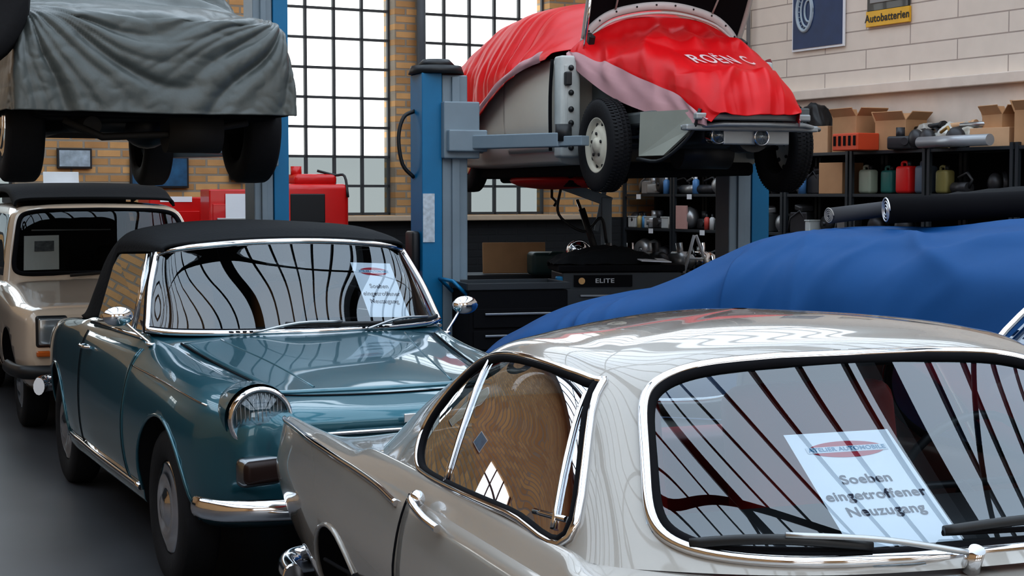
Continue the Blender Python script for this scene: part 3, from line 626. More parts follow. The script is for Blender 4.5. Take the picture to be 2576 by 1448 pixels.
# ================================================================ BEIGE ESTATE
def estate():
    e=top('car','beige vintage estate car with black roof rack','car',(-2.76,11.41,0),hdg(.407,-.914)); e.scale=(1.03,1.03,1.0)
    lo=[(0,.28),(.66,.28),(.78,.38),(.82,.60)]
    S=[sect(.72,[(0,.42),(.6,.42),(.70,.46),(.74,.60),(.74,.74),(.70,.80),(.6,.82),(.3,.83),(0,.83)]),
       sect(.66,[(0,.36),(.62,.36),(.74,.42),(.77,.60),(.77,.77),(.72,.85),(.6,.865),(.3,.87),(0,.87)]),
       sect(.2,lo+[(.82,.80),(.76,.89),(.6,.915),(.3,.92),(0,.92)]),
       sect(-.5,lo+[(.825,.85),(.76,.95),(.6,.985),(.3,.995),(0,1.0)]),
       sect(-.75,lo+[(.825,.87),(.77,.97),(.62,.99),(.3,1.0),(0,1.0)]),
       sect(-.85,lo+[(.825,.87),(.78,.975),(.70,.98),(.64,.6),(0,.6)]),
       sect(-3.2,lo+[(.82,.87),(.77,.975),(.70,.98),(.64,.6),(0,.6)]),
       sect(-3.35,[(0,.35),(.6,.35),(.74,.42),(.78,.6),(.78,.85),(.74,.96),(.6,.97),(.3,.97),(0,.97)])]
    G,_,_=Surf(S,True,'mono','mono').full(7,6); body=gridobj('body',G,beige,e,True,True); B=bvh(body); body.data.materials.append(blackm)
    boolcut(body,[arch(x,s,s*.5,.33,.37,blackm,e) for x in (0,-2.5) for s in (-1,1)])
    for s in(-1,1):
        wheel(e,0,s*.66,.31,.31,.17,s,'dome'); wheel(e,-2.5,s*.66,.31,.31,.17,s,'dome')
        F=lambda x,z,o,s=s: side_hit(B,x,z,s,o)
        patch('door',F,[(-.62,.36),(-1.75,.36),(-1.75,.93),(-.66,.93)],beige,e)
        surfline('door_gap',F,[(-.62,.93),(-.6,.36)],.005,blackm,e,k=8)
        h=MB().box((.70,s*.62,.72),(.08,.20,.21),bev=.02,seg=3).done('headlight',[black],e)
        MB().box((.735,s*.62,.72),(.03,.17,.18),bev=.012,seg=3).done('lens',[M('lens_grey',(.3,.32,.33),.15,.5,coat=1)],h)
        MB().box((.735,s*.64,.575),(.05,.16,.04),bev=.01).done('indicator',[orange],e)
        MB().box((-.72,s*.90,1.03),(.06,.16,.11),bev=.02,seg=3).tube([(-.72,s*.78,.98),(-.72,s*.86,1.01)],.01).done('mirror',[black],e)
    MB().box((.72,0,.70),(.04,1.0,.16),bev=.01).done('grille',[black],e)
    tube('front_bumper',[(.3,-.85,.46),(.65,-.83,.46),(.80,-.7,.46),(.84,0,.46),(.80,.7,.46),(.65,.83,.46),(.3,.85,.46)],.035,black,e,k=5,n=10,flat=1.3)
    R0=[(-.62,0,1.0),(-.66,.4,.995),(-.74,.66,.98),(-.84,.74,.975),(-1.4,.76,.975),(-2.2,.76,.975),(-3.0,.74,.975),(-3.3,.68,.97),(-3.35,.3,.97),(-3.36,0,.97)]
    R1=[(-.86,0,1.27),(-.89,.38,1.265),(-.95,.60,1.26),(-1.03,.685,1.26),(-1.45,.70,1.26),(-2.2,.70,1.26),(-3.0,.69,1.26),(-3.2,.62,1.26),(-3.24,.3,1.26),(-3.25,0,1.26)]
    R2=[(-1.10,0,1.51),(-1.12,.36,1.505),(-1.16,.54,1.49),(-1.22,.62,1.485),(-1.55,.64,1.49),(-2.2,.64,1.5),(-2.95,.63,1.5),(-3.1,.56,1.5),(-3.13,.3,1.5),(-3.14,0,1.51)]
    R3=[(-1.2,0,1.545),(-1.22,.33,1.54),(-1.25,.48,1.53),(-1.3,.55,1.53),(-1.6,.57,1.54),(-2.2,.57,1.55),(-2.9,.56,1.55),(-3.0,.5,1.55),(-3.02,.3,1.55),(-3.03,0,1.555)]
    R4=[(-1.9+.05*math.cos(math.pi*k/9),.05*math.sin(math.pi*k/9),1.58) for k in range(10)]
    SF=Surf([ring(r) for r in (R0,R1,R2,R3,R4)],True,'mono','cr'); K=14; G,us,vs=SF.full(K,K); nu,nv=G.shape[:2]; cls=[]
    for i in range(nu-1):
        for j in range(nv):
            u=(us[i]+us[i+1])/2; v=(j+.5)/K; va=min(v,18-v); c=0
            if (va/2.25)**6+abs((u-1.03)/.9)**6<1: c=1
            elif 3.1<va<6.9 and .12<u<1.85 and abs(va-4.6)>.12: c=2 if v<9 else 3
            cls.append(c)
    cls=np.array(cls)
    gridobj('roof',G,beige,e,True,mask=cls==0); gridobj('windscreen',G,glassmat('estate_glass',(.6,.62,.62),.03,mx_=.3),e,True,mask=cls==1)
    for c in(2,3): gridobj('side_window',G,sglass,e,True,mask=cls==c)
    P=[]
    for i in range(60):
        t=2*math.pi*i/60; c,s_=math.cos(t),math.sin(t); P.append(SF.at(1.03+.9*math.copysign(abs(s_)**(1/3),s_),2.25*math.copysign(abs(c)**(1/3),c)))
    tube('windscreen_seal',P,.018,blackm,e,True)
    Rk=Surf([openrow([(x,.60,z-.05),(x,.56,z),(x,.3,z+.012),(x,0,z+.015)]) for x,z in ((-1.28,1.58),(-1.36,1.60),(-1.7,1.68),(-2.4,1.69),(-3.0,1.60))]).full(5,5)[0]
    gridobj('roof_rack',Rk,softtop,e,solid=.02)
    tube('wiper',[(-.62,-.3,1.02),(-.66,.15,1.05),(-.69,.45,1.05)],.012,black,e)
    p=SF.at(.75,-1.3); n=SF.nrm(.75,-1.3,(1,0,1)); rt=(SF.at(.75,-1.1)-SF.at(.75,-1.6)).normalized(); up=(SF.at(1.1,-1.35)-SF.at(.5,-1.35)).normalized()
    c=p-n*.02; q=[c+rt*a*.125+up*b*.165 for a,b in ((-1,-1),(1,-1),(1,1),(-1,1))]
    o=MB().poly(q,[(0,1,2,3)]).done('notice_sheet',[M('kraft_paper',(.95,.92,.85),.8)],e)
    q=[c+n*.002+rt*(a*.07+.02)+up*(b*.05+.06) for a,b in ((-1,-1),(1,-1),(1,1),(-1,1))]; MB().poly(q,[(0,1,2,3)]).done('picture',[M('photo_grey',(.2,.2,.2),.7,var=.8,nscale=30)],o)
    MB().box((-1.0,0,.93),(.3,1.25,.15),bev=.04,seg=3).done('dashboard',[darkint],e)
    steering(e,-1.2,.35,1.0); seat(e,-1.7,-.36,.55,darkint); seat(e,-1.7,.36,.55,darkint)
estate()
# ================================================================ cloth helper
def folded(G,amp,fn,flip=1):
    du=np.gradient(G,axis=0); dv=np.gradient(G,axis=1); N=np.cross(du,dv); N/=np.maximum(np.linalg.norm(N,axis=2,keepdims=True),1e-9)
    out=G.copy(); nu,nv=G.shape[:2]
    for i in range(nu):
        for j in range(nv): out[i,j]+=N[i,j]*amp*flip*fn(i/(nu-1),j/(nv-1),G[i,j])
    return out
def ridge(x,y,z=0,oct=2):
    s=0;a=1
    for k in range(oct): s+=a*(1-2*abs(noise.noise(Vector((x,y,z+7*k))))*1.6); a*=.5; x*=2.1; y*=2.1
    return s*.6
def crease(x,y,z,w=5):
    # rounded crest, soft flanks
    a=abs(noise.noise(Vector((x,y,z))))*w; return 1/(1+a*a*1.5)
def gridb(G): nu,nv=G.shape[:2]; return BVHTree.FromPolygons([tuple(p) for p in G.reshape(-1,3)],gridfaces(nu,nv,False))
# ================================================================ LIFTS
def lift_post(name,x,y,rz,hgt,w=.37,lbl='',flip=1):
    e=top(name,lbl,'car lift',(x,y,0),rz); f=flip
    MB().box((-f*w*.27,0,hgt/2),(w*.42,.30,hgt),bev=.006).done('cover',[liftblue],e)
    MB().box((f*w*.22,-.02,hgt/2),(w*.54,.24,hgt-.02),bev=.01).box((f*w*.22,-.15,hgt/2),(w*.16,.03,hgt-.05),bev=.004).done('column',[liftgrey],e)
    MB().box((0,0,.02),(w*1.6,.5,.04),bev=.005).done('base_plate',[liftgrey],e)
    MB().cyl((-.02,0,hgt),(-.02,0,hgt+.06),.21,.19,n=24).cyl((-.02,0,hgt+.06),(-.02,0,hgt+.11),.15,.1,n=24).done('motor_cap',[black],e)
    return e
hR=hdg(.937,.35)
p1=lift_post('lift_post',-.55,12.0,hR,2.52,lbl='blue and grey two-post lift column with black cap')
def arm(e,z,y2,x2,f=1):
    MB().box((f*.11,-.16,z+.08),(.28,.12,.42),bev=.01).box((f*.14,-.2,z),(.3,.16,.16),bev=.01).done('carriage',[liftgrey],e)
    for sy in (-1,1):
        a=Vector((f*.2,-.2,z)); b=Vector((x2,y2*sy,z-.02)); d=b-a
        m=MB().box((a+b)/2,(d.length,.13,.10),rot=(0,0,math.atan2(d.y,d.x)),bev=.008).box(b,(.4,.09,.07),rot=(0,0,math.atan2(d.y,d.x)),bev=.006)
        m.cyl(b+Vector((0,0,0)),b+Vector((0,0,.12)),.06,n=20,mi=1).done('lift_arm',[liftgrey,black],e)
arm(p1,2.02,-.95,.62)
MB().box((-.13,-.155,1.45),(.09,.006,.36)).done('instruction_plate',[M('plate_grey',(.5,.55,.6),.5,var=.5,nscale=30)],p1)
tube('hydraulic_hose',[(-.18,.05,1.75),(-.27,.05,1.85),(-.30,.05,2.05),(-.26,.05,2.2),(-.17,.05,2.25)],.015,black,p1,k=5)
MB().box((-.21,.0,1.2),(.06,.2,.3),bev=.02,seg=3).done('control_box',[black],p1)
p2=lift_post('lift_post',1.86,12.95,hR,2.52,flip=-1,lbl='blue and grey two-post lift column behind the raised car')
arm(p2,2.02,-.8,-.6,f=-1)
hL=hdg(.903,.43)
p3=lift_post('lift_post',-1.76,11.4,hL,3.5,w=.26,flip=-1,lbl='tall dark blue lift column beside the tarpaulin-covered car')
arm(p3,1.95,-.8,-.6,f=-1)
# ================================================================ RAISED CAR (champagne) with red cover
LZ=1.645
DS=(1.33,11.55,LZ); dR=hdg(.35,-.937)
def raised():
    e=top('car','raised champagne vintage saloon with open bonnet and missing wing','car',DS,dR)
    lo=[(0,.20),(.70,.20),(.83,.26),(.885,.45)]
    S=[sect(-.58,lo+[(.885,.70),(.86,.90),(.80,.98),(.4,1.02),(0,1.03)]),
       sect(-1.2,lo+[(.895,.72),(.87,.92),(.80,1.0),(.4,1.04),(0,1.05)]),
       sect(-2.4,lo+[(.88,.72),(.85,.92),(.78,1.0),(.4,1.04),(0,1.05)]),
       sect(-3.3,[(0,.22),(.6,.22),(.72,.3),(.76,.45),(.74,.66),(.7,.82),(.6,.9),(.4,.93),(0,.94)]),
       sect(-4.0,[(0,.3),(.4,.3),(.5,.36),(.55,.45),(.52,.6),(.48,.68),(.4,.72),(.2,.73),(0,.73)])]
    G,_,_=Surf(S,True,'cr','cr').full(8,6); body=gridobj('body',G,dscream,e,True,True); B=bvh(body)
    for s in(-1,1):
        F=lambda x,z,o,s=s: side_hit(B,x,z,s,o)
        patch('door',F,[(-.60,.30),(-1.55,.30),(-1.58,.96),(-.60,.96)],dscream,e,off=.012,th=.02)
        surfline('door_gap',F,[(-1.57,.96),(-1.56,.3)],.006,blackm,e,k=8)
        m=MB().box((-.50,s*.80,.62),(.14,.16,.74),bev=.02,seg=3).box((-.42,s*.83,.82),(.06,.05,.1),bev=.01,mi=1).box((-.42,s*.83,.42),(.06,.05,.1),bev=.01,mi=1)
        for zz in (.32,.5,.6,.72,.9): m.sph((-.425,s*(.80),zz),.022,mi=1,n=10)
        m.box((-.44,s*.84,.62),(.03,.03,.6),bev=.005,mi=0); m.done('hinge_pillar',[M('primer_white',(.48,.50,.49),.5,var=.25),black],e)
        tube('door_seal',[(-.57,s*.89,.97),(-.575,s*.905,.7),(-.58,s*.90,.3)],.014,blackm,e,k=5)
        MB().box((-.25,s*.58,.66),(.5,.06,.4),bev=.02).box((-.1,s*.55,.5),(1.2,.10,.1),bev=.02).box((.45,s*.40,.52),(.8,.07,.09),bev=.01).done('inner_wing',[M('grey_primer',(.10,.11,.11),.6,var=.4)],e)
        wheel(e,0,s*.72,.325,.325,.165,s,'tread',M('rim_cream',(.66,.62,.52),.45,var=.08))
        MB().cyl((0,s*.3,.35),(0,s*.64,.33),.035).cyl((0,s*.2,.46),(0,s*.6,.42),.025).cyl((-.02,s*.5,.4),(-.05,s*.5,.75),.05).done('suspension_arm',[black],e)
        wheel(e,-3.12,s*.64,.325,.325,.15,s,'dome')
    pts=[(.42,-.64,.54),(.44,-.66,.24),(.70,-.60,.24),(.90,-.48,.42),(.92,-.45,.54)]
    o=MB().poly(pts,[(0,1,2,3,4)]).done('front_valance',[M('champagne_grey',(.26,.27,.235),.5)],e); md=o.modifiers.new('s','SOLIDIFY'); md.thickness=.02
    tube('valance_edge',[(.44,-.67,.22),(.70,-.61,.21),(.90,-.50,.37),(.96,-.46,.54)],.012,black,e,k=5)
    lamp(e,.86,-.28,.37,.05,name='fog_lamp'); lamp(e,.90,.02,.36,.05,name='fog_lamp')
    MB().box((.98,-.08,.49),(.05,.86,.045),bev=.01).box((.9,-.05,.42),(.08,1.0,.04),bev=.01).tube([(.86,-.55,.42),(1.0,-.3,.44),(1.04,0,.44),(1.0,.3,.44),(.86,.5,.42)],.016,8).box((.88,0,.36),(.03,.5,.1),bev=.01).done('front_crossmember',[M('galvanised',(.36,.38,.39),.4,.5)],e)
    MB().box((.25,-.05,.48),(1.0,.6,.36),bev=.06,seg=3).cyl((.1,-.2,.28),(.1,.2,.28),.12).cyl((.65,0,.4),(.85,0,.4),.14).done('engine',[black],e)
    MB().box((-1.9,0,.17),(3.2,1.3,.10),bev=.03).cyl((-.6,-.3,.1),(-3.2,-.3,.12),.04).box((-1.6,-.3,.10),(.5,.25,.12),bev=.05,seg=3).done('underbody',[blackm],e)
    A=[(-.60,.64,1.10),(-.60,.59,1.20),(-.58,.44,1.31),(-.56,.22,1.37),(-.55,0,1.39)]
    Bn=Surf([openrow(A),openrow([(-.42,.66,1.45),(-.40,.61,1.5),(-.38,.46,1.58),(-.36,.24,1.62),(-.36,0,1.63)]),
             openrow([(-.15,.64,1.95),(-.14,.60,1.96),(-.13,.46,1.98),(-.12,.24,1.99),(-.12,0,1.99)]),
             openrow([(.12,.56,2.35),(.13,.52,2.36),(.14,.40,2.38),(.14,.2,2.39),(.14,0,2.39)])])
    G,_,_=Bn.full(6,6); bn=gridobj('bonnet',G,blackm,e,solid=.02)
    nv=8; rw=M('rim_white',(.62,.56,.55),.4,var=.1); rp_=M('rim_pale',(.42,.42,.39),.4)
    tube('bonnet_rim',[Bn.at(0,v)+Vector((.03,0,-.0)) for v in np.linspace(0,nv,40)],.034,rw,bn,flat=.6,n=8)
    tube('bonnet_rim_lip',[Bn.at(0,v)+Vector((.05,0,-.055)) for v in np.linspace(0.3,nv-.3,40)],.012,rw,bn,n=6)
    for v in np.linspace(.8,nv-.8,10): MB().sph(Bn.at(0,v)+Vector((.052,0,.005)),.008,n=8).done('rivet',[black],bn)
    for v in (0,nv): tube('bonnet_edge',[Bn.at(u,v)+Vector((.015,0,0)) for u in np.linspace(0,3,16)],.02,rp_,bn)
    for v in (2.2,5.8): tube('bonnet_brace',[Bn.at(u,v)+Vector((.03,0,0)) for u in np.linspace(0.1,3,16)],.008,rp_,bn)
    tube('bonnet_strut',[(-.45,-.70,.95),(-.3,-.68,1.55)],.012,chrome,e)
    for s in(-1,1): MB().box((-.50,s*.63,1.07),(.1,.05,.18),rot=(0,.4,0),bev=.01).done('bonnet_hinge',[black],e)
raised()
def redcovers():
    e=top('car_cover','glossy red satin cover draped over the raised saloon','car cover',DS,dR)
    def st(x,*p): return openrow([(x,)+q for q in p])
    R=[st(-.62,(.93,.97),(.90,1.0),(.84,1.03),(.62,1.06),(.3,1.08),(0,1.09)),
       st(-.9,(.95,.94),(.92,1.0),(.84,1.07),(.62,1.2),(.3,1.28),(0,1.30)),
       st(-1.3,(.97,.86),(.94,.97),(.84,1.10),(.60,1.36),(.3,1.46),(0,1.48)),
       st(-1.75,(.98,.70),(.95,.92),(.84,1.12),(.60,1.40),(.3,1.51),(0,1.53)),
       st(-2.2,(.98,.50),(.96,.85),(.84,1.12),(.60,1.40),(.3,1.51),(0,1.53)),
       st(-2.7,(.98,.34),(.94,.8),(.82,1.10),(.58,1.36),(.3,1.47),(0,1.49)),
       st(-3.3,(.94,.32),(.88,.75),(.76,1.04),(.54,1.22),(.28,1.30),(0,1.32)),
       st(-3.9,(.84,.34),(.76,.6),(.66,.84),(.46,.98),(.22,1.02),(0,1.03)),
       st(-4.2,(.70,.34),(.62,.42),(.52,.55),(.4,.62),(.2,.64),(0,.65))]
    S0=Surf(R); G,us,vs=S0.full(20,18); G0=G.copy()
    def f(u,v,p):
        side=abs(v-.5)*2; k=.12+max(0,side-.22)*1.5; k*=min(1,u*9)
        if u<.5: k*=max(.15,min(1,(1-side)*4))
        return k*(.5*ridge(p[0]*6+p[2]*1.6,p[2]*.5,1,2)+.7*crease(p[0]*3.2+p[2]*1.2,p[2]*.4,3,5)+.3*noise.noise(Vector(p*5)))
    G=folded(G,.048,f); gridobj('drape',G,redcloth,e,solid=.004)
    for s,j in((-1,0),(1,-1)):
        n=int(G.shape[0]*.50); V=[];F=[]
        for i in range(n):
            p=Vector(G0[i,j]); a=i/n; q=.006*math.sin(i*.3)
            V+=[p+Vector((.02,s*.020,.06-.02*a+q)),p+Vector((.01,s*(.042+q),.03)),p+Vector((0,s*(.045-q),.0)),p+Vector((-.01,s*.03,-.02))]
        for i in range(n-1):
            for k in range(3): F.append((i*4+k,i*4+k+1,(i+1)*4+k+1,(i+1)*4+k))
        addmesh('hem',V,F,pink,e)
    MB().sph((-2.0,-.3,.10),.5,(1.4,.6,.16)).sph((-1.5,-.2,.09),.3,(1.3,.7,.2)).done('gathered_cloth',[redcloth],e)
    e2=top('car_cover','red lettered cover with pink lining draped over the engine bay','car cover',DS,dR)
    R=[st(-.53,(.78,1.0),(.74,1.06),(.62,1.14),(.32,1.28),(0,1.31)),
       st(-.40,(.74,.90),(.70,.98),(.56,1.07),(.3,1.14),(0,1.16)),
       st(-.05,(.66,.72),(.62,.84),(.50,.99),(.28,1.07),(0,1.08)),
       st(.30,(.56,.60),(.52,.72),(.43,.88),(.24,.965),(0,.97)),
       st(.62,(.46,.53),(.42,.66),(.36,.79),(.22,.85),(0,.86)),
       st(.86,(.42,.49),(.38,.60),(.32,.70),(.18,.76),(0,.77)),
       st(1.0,(.40,.47),(.36,.50),(.30,.56),(.17,.62),(0,.63)),
       st(1.06,(.38,.45),(.34,.46),(.28,.47),(.16,.475),(0,.48))]
    def shf(p):
        t=max(0,min(1,(p[0]+.1)/.9)); y=p[1]; y=y*(1-.28*t) if y>0 else y
        return (p[0],y-.05*t,p[2])
    R=[[shf(p) for p in r] for r in R]
    S1=Surf(R); G,us,vs=S1.full(20,22); G0=G.copy()
    def f(u,v,p):
        side=abs(v-.5)*2; ed=max(0,min(1,(1-side)*3.2-.05))
        q=max(abs(p[1]+.07)/.28,abs(p[2]-.90)/.10); k=.05+.95*max(0,min(1,(q-.8)/.5))
        return min(1,u*8)*k*ed*(.5*ridge(p[1]*4.2+p[0]*1.4,p[0]*.8+p[2]*.6,3,2)+.9*crease(p[1]*3.2+p[0]*1.5,p[0]*1.2-p[2],5,5)+.3*noise.noise(Vector((p[0]*3,p[1]*4,p[2]*3))))
    G=folded(G,.055,f); gridobj('drape',G,redcloth,e2,solid=.004)
    # pink lining: turned-back strip following the cloth edge
    nv_=G0.shape[1]
    for s in (-1,1):
        V=[];F=[];n=int(G.shape[0]*.95); L=7
        for i in range(n):
            a=i/(n-1); wd=(.30*math.sin(math.pi*min(1,a*1.05+.08))*(1-.25*a)+.04)
            for k in range(L):
                jj=wd*k/(L-1)*(nv_-1)*.5; j0=int(jj); fr_=jj-j0
                ia=j0 if s<0 else nv_-1-j0; ib=j0+1 if s<0 else nv_-2-j0
                p=Vector(G[i,ia]).lerp(Vector(G[i,ib]),fr_); rip=.006*math.sin(i*.28+k)
                V.append(p+Vector((.004,s*(.016+rip),.008)) if k else p+Vector((0,s*(.012),-.035)))
        for i in range(n-1):
            for k in range(L-1): F.append((i*L+k,i*L+k+1,(i+1)*L+k+1,(i+1)*L+k))
        addmesh('lining',V,F,pink,e2)
    BB=gridb(G)
    def proj(co_):
        h=BB.ray_cast(Vector((3,co_.y,co_.z)),Vector((-1,0,0)))
        return h[0]+Vector((.014,0,.008)) if h[0] else None
    base=Matrix(((0,0,1,0),(1,0,0,0),(0,1,0,0),(0,0,0,1)))
    wl=M('white_lettering',(.85,.78,.78),.6)
    text('lettering','ROËN C',.100,Matrix.Translation((0,-.065,.897))@base,wl,e2,bold=.0015,project=proj,width=1.15,space=1.15)
redcovers()
# ================================================================ TARPAULIN CAR (grey)
GT=(-2.14,9.13,1.69); gR=hdg(.43,-.903)
def greycar():
    e=top('car','raised car seen from below its tarpaulin with dark underbody','car',GT,gR)
    for s in(-1,1):
        wheel(e,0,s*.66,.33,.33,.21,s,'dome'); wheel(e,-2.6,s*.66,.33,.33,.21,s,'dome')
    MB().box((-1.1,0,.42),(3.2,1.30,.16),bev=.04).box((.45,0,.42),(.35,1.30,.14),bev=.04,seg=3).done('underbody',[blackm],e)
    MB().cyl((0,-.6,.33),(0,.6,.33),.05).sph((0,.05,.32),.14,(1,1,.9)).tube([(.1,-.4,.32),(-.4,-.45,.3),(-2,-.3,.3)],.035).done('axle',[black],e)
    MB().cyl((.45,.05,.28),(.45,.35,.28),.12,n=24).cyl((.5,-.35,.30),(.1,-.38,.33),.05).tube([(.5,-.5,.33),(.5,-.3,.24),(.52,.1,.26),(.5,.5,.33)],.02,6).done('exhaust_silencer',[M('rusty_black',(.02,.018,.016),.7)],e)
    c=top('car_cover','wrinkled grey-green tarpaulin draped over the raised car','car cover',GT,gR)
    C_=[openrow([(.70,.80,.36),(.77,.80,.36),(.83,.76,.36),(.84,.5,.36),(.84,0,.355)]),
        openrow([(.62,.82,.37),(.70,.81,.52),(.82,.77,.58),(.83,.5,.6),(.83,0,.6)]),
        openrow([(.48,.83,.37),(.52,.80,.62),(.70,.75,.82),(.78,.5,.86),(.79,0,.87)]),
        openrow([(.2,.83,.37),(.2,.81,.64),(.36,.75,.90),(.50,.5,.95),(.5,0,.97)]),
        openrow([(-.1,.83,.37),(-.1,.81,.66),(0,.72,.94),(.05,.5,1.02),(.05,0,1.04)]),
        openrow([(-.5,.83,.37),(-.5,.80,.75),(-.45,.68,1.15),(-.4,.48,1.35),(-.4,0,1.38)]),
        openrow([(-1.5,.83,.37),(-1.5,.80,.8),(-1.5,.68,1.2),(-1.5,.48,1.42),(-1.5,0,1.45)]),
        openrow([(-2.6,.83,.37),(-2.6,.80,.6),(-2.6,.72,.85),(-2.5,.48,.95),(-2.5,0,1.0)]),
        openrow([(-3.3,.80,.37),(-3.35,.77,.4),(-3.4,.68,.42),(-3.4,.48,.42),(-3.4,0,.42)])]
    C_=[[(p[0],p[1]*.95-.045,p[2]) for p in r] for r in C_]
    G,_,_=Surf(C_,False,'mono','cr').full(32,32)
    def f(u,v,p):
        y=p[1]; z=p[2]
        wx=noise.noise(Vector((y*1.6,z*1.6,9)))*.25
        y1=y+.74; y2=.70-y; dz=z-.95; r1=math.hypot(y1,dz); r2=math.hypot(y2,dz)
        f1=math.atan2(dz,y1)+wx; f2=math.atan2(dz,y2)+wx; w1=max(0,min(1,(.35-y)/.6)); w2=1-w1
        k=w1*min(1,r1*3)*crease(f1*2.6,.5*r1,1,5)+w2*min(1,r2*3)*crease(f2*2.6,.5*r2,4,5)
        k2=.35*crease(f1*6,.8*r1,11,5)*w1+.35*crease(f2*6,.8*r2,14,5)*w2
        fine=.14*crease(y*5+wx*3,z*5,8,6)+.10*crease(y*9+wx*3,z*8,18,6)
        return 1.1*k+k2+fine+.5*noise.noise(Vector((y*1.3,z*1.8,4)))
    G=folded(G,.036,f); gridobj('drape',G,greycloth,c,solid=.004)
greycar()
e=top('truck_tyre','large black tyre hanging on a chain from the roof','tyre',(-2.82,8.0,2.62),.5)
MB().rev([(-.08,.22),(-.1,.3),(-.09,.38),(0,.41),(.09,.38),(.1,.3),(.08,.22),(-.08,.22)]).done('tyre_body',[rubber],e)
MB().cyl((0,0,.3),(0,0,3.35),.012).done('chain',[steel],e)
# ================================================================ BLUE COVER
def bluecover():
    a=Vector((.82,-.57,0)).normalized(); e=top('car_cover','deep blue cloth cover draped over a parked low car','car cover',(.3,9.6,0),hdg(a.x,a.y))
    prof=[(-.48,.18),(-.34,.50),(-.12,.72),(.1,.85),(.36,.98),(.78,1.08),(1.1,1.19),(1.3,1.29),(1.55,1.40),(1.9,1.435),(2.4,1.44),(2.9,1.46),(3.6,1.46),(4.2,1.2),(4.5,.3)]
    R=[]
    for x,z in prof:
        wb=.90; roof=max(0,(z-1.05)/.4)
        R.append(openrow([(x,wb+.06,.08),(x,wb-.0,min(.45,z*.6)),(x,wb-.05-.06*roof,z*.80-.04*roof),(x,.68-.1*roof,z*.93),(x,.4,z*.985),(x,0,z)]))
    G,_,_=Surf(R).full(26,26)
    def f(u,v,p):
        side=abs(v-.5)*2; sd=max(0,min(1,(side-.15)*2.0))
        wn=noise.noise(Vector((p[0]*1.1,p[1]*1.1,p[2]*1.5+3)))
        d=math.hypot(p[0]-1.65,p[1]*1.0); ang=math.atan2(p[1],p[0]-1.65)+.25*wn
        fan=crease(ang*2.6,d*.35,1,5)*min(1,d*.9)
        t=p[0]+1.15*abs(p[1])*(1 if p[0]>1.5 else .6)+.5*wn
        hang=crease(t*1.5,p[2]*.5,6,4); h2=crease(t*3.3,p[2]*.9,11,5)
        return .75*fan+sd*(.9*hang+.35*h2)+.3*noise.noise(Vector(p*1.8))
    G=folded(G,.050,f); gridobj('drape',G,bluecloth,e,solid=.005)
bluecover()
def roll(name,lbl,a,b,r,mat,endmat,cat='roll'):
    a=Vector(a);b=Vector(b); d=(b-a).normalized(); m=MB(); m.cyl(a,b,r,n=28)
    s=Vector((0,0,1)); q=d.cross(s).normalized(); s=q.cross(d)
    P=[a-d*.004+q*(math.cos(t)*r*(1-t/26))+s*(math.sin(t)*r*(1-t/26)) for t in np.linspace(0,22,120)]
    m.tube(P,.0045,5,mi=1); m.cyl(a-d*.006,a-d*.001,r*.25,mi=0)
    return m.done(name,[mat,endmat],None,label=lbl,cat=cat)
roll('material_roll','dark grey rolled mat lying on the blue car cover',(1.68,8.42,1.51),(2.15,8.62,1.56),.042,M('charcoal_mat',(.05,.05,.055),.8),M('mat_edge',(.3,.28,.26),.7))
roll('material_roll','black roll with silver foil end lying on the blue car cover',(1.93,8.2,1.54),(3.4,8.3,1.61),.068,blackm,M('foil',(.7,.7,.72),.3,.6))
R=[]
for x,z in ((0,.0),(.1,.06),(.5,.10),(1.0,.13),(1.6,.10),(1.8,.0)): R.append(openrow([(x,.28,.0),(x,.22,z*.7),(x,.1,z),(x,0,z*1.05)]))
G,_,_=Surf(R).full(8,8); G=folded(G,.02,lambda u,v,p:ridge(p[0]*3,p[1]*3,2)); o=gridobj('black_cloth',G,softtop,None,solid=.004)
o.location=(2.05,8.5,1.53); o['label']='black cloth folded over the top of the blue cover'; o['category']='cloth'
# ================================================================ SHELVING
def shelf_unit(t0,t1):
    e=top('shelving_unit','charcoal steel shelving unit along the painted block wall','shelf',wpos(t0,.5),RZW,group='steel shelving along the wall'); L=t1-t0
    for z in (.1,.45,.85,1.24,1.63,2.03): MB().box((L/2,.24,z-.015),(L-.01,.46,.03),bev=.003).done('shelf',[shelfm],e)
    for x in (.03,L-.03):
        for y in (.02,.46): MB().box((x,y,1.03),(.035,.035,2.06)).done('upright',[shelfm],e)
    MB().box((L/2,.475,1.0),(L-.01,.008,2.0)).done('back_panel',[blackm],e)
    for z,x in ((1.63,L*.35),(1.24,L*.6)):
        if random.random()<.7: MB().box((x,-.004,z-.03),(.09,.004,.055)).done('price_label',[white],e)
TS=[.05,1.1,2.1,3.1,4.1,5.15,6.2,7.2]
for a,b in zip(TS[:-1],TS[1:]): shelf_unit(a,b)
def onshelf(t,d,z): return wpos(t,.5-d,z)
def cbox(t,d,z,sx,sy,sz,mat=card,open_=False,rz=0,lbl='brown cardboard box on the steel shelving',group='boxes on the shelving'):
    m=MB().box((0,0,sz/2),(sx,sy,sz),bev=.003)
    if open_:
        for s in(-1,1):
            a=.8 if s>0 else .45
            m.box((s*(sx/2+.03),0,sz+.03),(.008,sy*.95,.11),rot=(0,s*a,0)); m.box((0,s*(sy/2+.02),sz+.03),(sx*.95,.008,.10),rot=(-s*.6,0,0))
    else: m.box((0,0,sz+.001),(sx*.98,.04,.002),mi=1)
    return m.done('cardboard_box',[mat,card2],None,loc=onshelf(t,d,z),rz=RZW+rz,label=lbl,cat='box',group=group)
